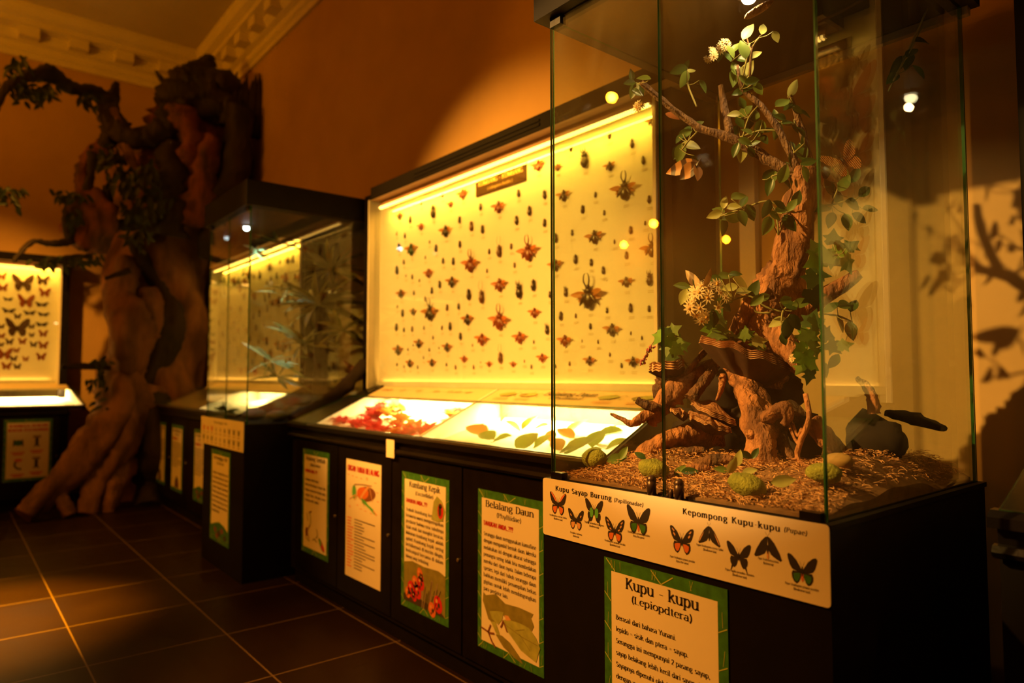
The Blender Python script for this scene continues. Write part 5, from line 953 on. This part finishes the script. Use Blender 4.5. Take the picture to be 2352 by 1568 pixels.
for (ax, ay), (bx, by), w in (((1610, 664), (1573, 619), 22), ((1616, 662), (1635, 616), 18)):
    mb = MB(); a, b = at_y(ax, ay, 1.555), at_y(bx, by, 1.55); n = (CAMD+RGT*(.5 if ax < bx else -.5)).normalized(); mb.leaf(a, b, n, pw(w), curl=.06, shape=0); mb.build('wing', M_bf['B'], t)
mb = MB(); mb.tube([at_y(1608, 690, 1.55), at_y(1612, 668, 1.55), at_y(1614, 655, 1.55)], [.001, .0028, .002], 7); mb.build('body', M_bbrown, t)
mb = MB(); leaf_at(mb, 1545, 266, 1.57, 36, -25, 0, .5); tag(mb.build('dry_leaf', mat('rosy_dry_leaf', (.42, .15, .07), .6, .3, 40)), 'rosy dry curled leaf under the long bare branch', 'leaf')
mb = MB(); mb.blob(at_y(1742, 22, 1.60), (pw(36), pw(10), pw(9)), 14, 8, rough=.25, rot=Matrix.Rotation(-.18, 3, 'Y')); tag(mb.build('chrysalis', M_drift), 'orange brown chrysalis hanging under the showcase hood', 'chrysalis')
wr = MB(); wr.tube([(-.62, 2.05, 2.36), (-.52, 1.86, 2.20), (-.40, 1.66, 2.08), (-.25, 1.5, 2.02)], .0035, 6, sub=4); tag(wr.build('cable', M_drift), 'thin orange cable hanging at the top right corner', 'cable')
# ---------------------------------------------------------------- the big artificial tree in the far corner
random.seed(31)
M_bark = bark('tree_bark', (.25, .12, .05), (.10, .045, .02), 5, 1.0); M_barkr = bark('reddish_inner_bark', (.22, .07, .025), (.05, .02, .01), 6, 1.0); M_barkd = bark('dark_bark', (.028, .016, .009), (.012, .007, .004), 6, .9); M_tleaf = mat('hanging_leaf', (.03, .045, .01), .5, .4, 20, trans=.15)
def tx(px, py, X): return at_x(px, py, X)
def tp(pts): return [tx(*p) for p in pts]
def tr(r): return [q*7.3/FPX for q in r]
tree = thing('big_tree', 'huge dark artificial tree with spreading roots in the far room corner', 'tree', (-7.6, 1.5, 0))
mb = MB()
mb.tube([(-7.92, 1.76, .0), (-7.92, 1.76, .35), (-7.95, 1.78, .9), (-7.96, 1.80, 1.5), (-7.96, 1.80, 2.1), (-7.95, 1.82, 2.7), (-7.86, 1.80, 3.2), (-7.74, 1.76, 3.6)], [.52, .50, .49, .49, .47, .50, .54, .58], 64, rough=.16, lobes=4, seed=3, sub=14)
mb.build('trunk', M_bark, tree)
mb = MB(); mb.tube([(-7.55, 1.80, 2.8), (-7.40, 1.84, 3.4), (-7.34, 1.86, 3.85)], [.36, .42, .36], 40, rough=.45, lobes=4, seed=8, sub=12); mb.build('inner_trunk', M_barkr, tree)
for pts, r, m in (([(290,860,-7.62),(262,960,-7.36),(195,1042,-7.22),(118,1122,-7.1),(55,1184,-7.0)], [54,36,30,24,16], M_bark), ([(320,900,-7.58),(285,1010,-7.3),(225,1100,-7.2),(195,1182,-7.1)], [48,30,20,17], M_bark), ([(335,930,-7.58),(300,1030,-7.52),(262,1110,-7.22),(245,1182,-7.16)], [46,28,20,16], M_bark), ([(365,920,-7.62),(355,1030,-7.38),(352,1110,-7.52),(340,1178,-7.28)], [50,40,36,38], M_barkd), ([(110,1120,-7.12),(140,1150,-7.08),(160,1184,-7.04)], [14,13,11], M_bark), ([(430,900,-7.6),(430,1030,-7.55),(425,1160,-7.62)], [42,48,60], M_barkd),
                  ([(312,540,-7.58),(345,610,-7.56),(392,690,-7.56),(386,780,-7.52),(335,880,-7.58)], [24,24,26,26,20], M_barkd), ([(296,590,-7.6),(284,690,-7.58),(300,760,-7.36),(290,860,-7.58)], [22,30,40,34], M_bark), ([(345,660,-7.58),(350,740,-7.58),(330,800,-7.58)], [24,34,26], M_bark)):
    MB().tube(tp(pts), tr(r), 26, rough=.2, lobes=3, seed=pts[0][0], sub=10).build('root' if pts[-1][1] > 1000 else 'strand', m, tree)
for pts, r, m in (([(245,240,-7.3),(275,300,-7.2),(330,318,-7.15),(385,290,-7.1),(410,240,-7.1),(470,215,-7.05),(530,255,-7.0),(560,300,-7.0)], [16,20,20,22,26,28,24,20], M_barkd), ([(360,232,-7.2),(400,208,-7.2),(440,190,-7.15),(500,195,-7.1),(548,235,-7.1)], [10,24,36,40,30], M_barkd), ([(450,200,-7.2),(472,158,-7.2),(483,132,-7.2)], [40,24,12], M_barkd), ([(388,205,-7.2),(370,182,-7.2),(357,162,-7.2)], [7,5,2], M_barkd),
                  ([(555,250,-6.95),(540,380,-7.0),(515,480,-7.1),(490,600,-7.2)], [30,34,36,40], M_barkd), ([(400,330,-7.15),(395,420,-7.15),(380,540,-7.25)], [26,36,44], M_barkd), ([(480,320,-7.1),(455,420,-7.1),(440,520,-7.15)], [30,34,40], M_barkr), ([(245,240,-7.3),(252,300,-7.3),(238,345,-7.3)], [18,15,14], M_barkd), ([(262,250,-7.2),(290,340,-7.15),(330,430,-7.15)], [8,8,7], M_bark),
                  ([(265,245,-7.3),(215,215,-7.25),(160,200,-7.15),(115,172,-7.05),(60,178,-6.95),(15,200,-6.85),(-10,260,-6.8)], [18,15,14,13,9,6,4], M_barkd), ([(258,225,-7.3),(268,188,-7.3)], [12,4], M_barkd), ([(240,335,-7.3),(198,380,-7.3),(186,430,-7.3),(205,480,-7.3)], [16,14,12,14], M_barkr), ([(212,350,-7.25),(206,400,-7.25),(195,450,-7.25)], [10,9,9], M_barkd),
                  ([(168,450,-7.25),(152,500,-7.2),(160,545,-7.2)], [8,9,8], M_barkd), ([(175,552,-7.2),(120,560,-7.1),(75,555,-7.05),(30,600,-7.0)], [8,6,5,3], M_barkd), ([(310,360,-7.2),(260,370,-7.25),(215,372,-7.25)], [10,9,8], M_barkd), ([(250,430,-7.25),(245,480,-7.2),(270,515,-7.2),(330,510,-7.2)], [9,10,11,12], M_barkd), ([(210,590,-7.25),(160,590,-7.15),(90,600,-7.1)], [5,4,3], M_barkd), ([(240,640,-7.3),(300,620,-7.25)], [4,7], M_barkd), ([(252,845,-7.35),(200,842,-7.3),(140,842,-7.3)], [5,6,4], M_barkd)):
    MB().tube(tp(pts), tr(r), 18, rough=.42, lobes=2, seed=pts[0][1], sub=9).build('branch', m, tree)
mb = MB(); mb.blob(tx(470, 232, -7.1), (.16, .40, .20), 24, 16, rough=.4, fs=2, seed=2); mb.build('hollow_hood', M_barkd, tree)
mb = MB()
for i in range(16):   # splintered rim of the broken trunk
    px = 520+i*5+rnd(-4, 4); a = tx(px, 300+rnd(-20, 20), -7.0); b = tx(px+rnd(0, 26), 190+rnd(-35, 40), -6.95); mb.tube([a, (a+b)/2, b], [.06, .045, .006], 6, rough=.3, sub=2)
mb.build('splintered_top', M_barkd, tree)
mb = MB(); mb.blob(tx(212, 510, -7.25), (.20, .20, .26), 26, 18, rough=.5, fs=2, seed=4); mb.build('burl', M_barkr, tree)
def tree_leaves(label, cl, X, n, L=.085, droop=.6):
    mb = MB()
    for px, py, rx, ry in cl:
        for _ in range(n):
            c = tx(px+random.gauss(0, rx*.5), py+random.gauss(0, ry*.5), X+rnd(-.15, .15)); d = Vector((rnd(-.5, .5), rnd(-.8, .8), -droop+rnd(-.5, .5))).normalized()*L*rnd(.7, 1.3); mb.leaf(c, c+d, (1, rnd(-.8, .8), rnd(-.3, .8)), L*.42, curl=.2)
    mb.build('leaves', M_tleaf, tree)
tree_leaves('', [(48,150,40,22),(35,190,45,22),(72,215,30,18),(110,205,20,16)], -7.0, 34)
tree_leaves('', [(18,450,32,22)], -6.9, 34); tree_leaves('', [(200,230,20,18),(250,350,40,26),(275,390,30,20)], -7.1, 22)
tree_leaves('', [(335,400,36,40),(350,470,40,42),(320,480,36,30),(290,420,30,30)], -7.0, 42, .10, .9); tree_leaves('', [(155,445,34,14),(190,590,40,14),(110,600,40,12),(170,500,14,24),(320,540,30,20)], -7.0, 22); tree_leaves('', [(225,870,22,30),(235,930,18,30),(230,830,24,14)], -7.4, 20)
# ---------------------------------------------------------------- inside the further showcase
random.seed(41)
M_fern = mat('dark_fern', (.08, .14, .03), .35, .4, 25, trans=.15); M_fernl = mat('lit_pale_fern', (.45, .62, .36), .3, .35, 25, trans=.2); M_brom = mat('olive_strap_leaf', (.24, .23, .06), .45, .4, 20, trans=.15); M_maroon = mat('maroon_leaf', (.16, .04, .02), .5, .4, 20, trans=.15); M_stone = mat('mossy_stone', (.10, .10, .06), .8, .5, 14)  # pale fern colour is raised to paint in cool lamplight on the leaves
def rosette(label, name, c, n, L, mt, wr=.16, up=.3, spread=1.0, curl=.4, clampx=(-4.93, -4.165), cat='plant', bias=None):
    t = thing(name, label, cat, c); mb = MB(); c = Vector(c)
    for i in range(n):
        a = 2*math.pi*i/n+rnd(-.3, .3); d = Vector((math.cos(a)*spread, math.sin(a)*spread*.8, up+rnd(-.5, .6))).normalized()
        if bias: d = (d+Vector(bias)*rnd(0, 1)).normalized()
        e = c+d*L*rnd(.7, 1.15); e.x = min(clampx[1], max(clampx[0], e.x)); e.y = min(2.19, max(1.41, e.y)); e.z = min(2.2, max(.94, e.z)); mb.leaf(c, e, Vector((rnd(-.4, .4), -.8, .8)), L*wr, curl=curl*rnd(.3, 1), shape=1)
    mb.build('leaves', mt, t); return t
st = MB()
for i in range(9): x, y = rnd(-4.88, -4.25), rnd(1.45, 2.1); st = MB(); st.blob((x, y, .955), (rnd(.05, .09), rnd(.05, .08), rnd(.03, .045)), 12, 8, rough=.3, seed=i); tag(st.build('stone', M_stone), 'dark mossy stone on the floor of the further showcase', 'stone', 'stones in the further showcase')
log = MB(); log.tube([at_y(672, 968, 1.68), at_y(740, 925, 1.88), at_y(800, 880, 2.02), at_y(842, 830, 2.14)], [.05, .045, .04, .03], 16, rough=.35, lobes=3, sub=6); tag(log.build('log', M_hollow), 'dark leaning log in the further showcase', 'log')
c0 = at_y(735, 700, 2.0); pole = MB(); pole.tube([(c0.x, c0.y, .94), (c0.x-.02, c0.y+.02, 1.4), (c0.x+.01, c0.y, 1.95)], [.05, .045, .035], 12, rough=.3, sub=6); tag(pole.build('stem', M_barkd), 'dark upright plant stem in the middle of the further showcase', 'stem')
for q in ((735, 700, 1.98, 'olive strap leaved plant filling the middle of the further showcase', 40, .34), (765, 620, 2.02, 'olive strap leaved plant right of the middle in the further showcase', 28, .28), (700, 790, 1.96, 'olive strap leaved plant low in the further showcase', 28, .28), (790, 760, 2.04, 'olive strap leaved plant lowest right in the further showcase', 18, .26)):
    rosette(q[3], 'strap_leaf_plant', at_y(q[0], q[1], q[2]), q[4], q[5], M_brom, .26, .15)
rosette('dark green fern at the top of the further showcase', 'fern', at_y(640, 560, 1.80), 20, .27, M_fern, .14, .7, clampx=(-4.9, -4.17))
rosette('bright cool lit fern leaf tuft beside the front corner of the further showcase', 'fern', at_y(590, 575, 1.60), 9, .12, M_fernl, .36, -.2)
rosette('single drooping lit pale frond in the middle left of the further showcase', 'fern', at_y(655, 680, 1.80), 4, .20, M_fernl, .26, -.1, bias=(-1.4, 0, 0))
rosette('lit pale leaf rosette low on the left of the further showcase', 'fern', at_y(625, 830, 1.72), 16, .22, M_fernl, .2, .1); rosette('dark green leaf rosette at the foot of the further showcase', 'fern', at_y(640, 865, 1.74), 14, .22, M_fern, .2, .1)
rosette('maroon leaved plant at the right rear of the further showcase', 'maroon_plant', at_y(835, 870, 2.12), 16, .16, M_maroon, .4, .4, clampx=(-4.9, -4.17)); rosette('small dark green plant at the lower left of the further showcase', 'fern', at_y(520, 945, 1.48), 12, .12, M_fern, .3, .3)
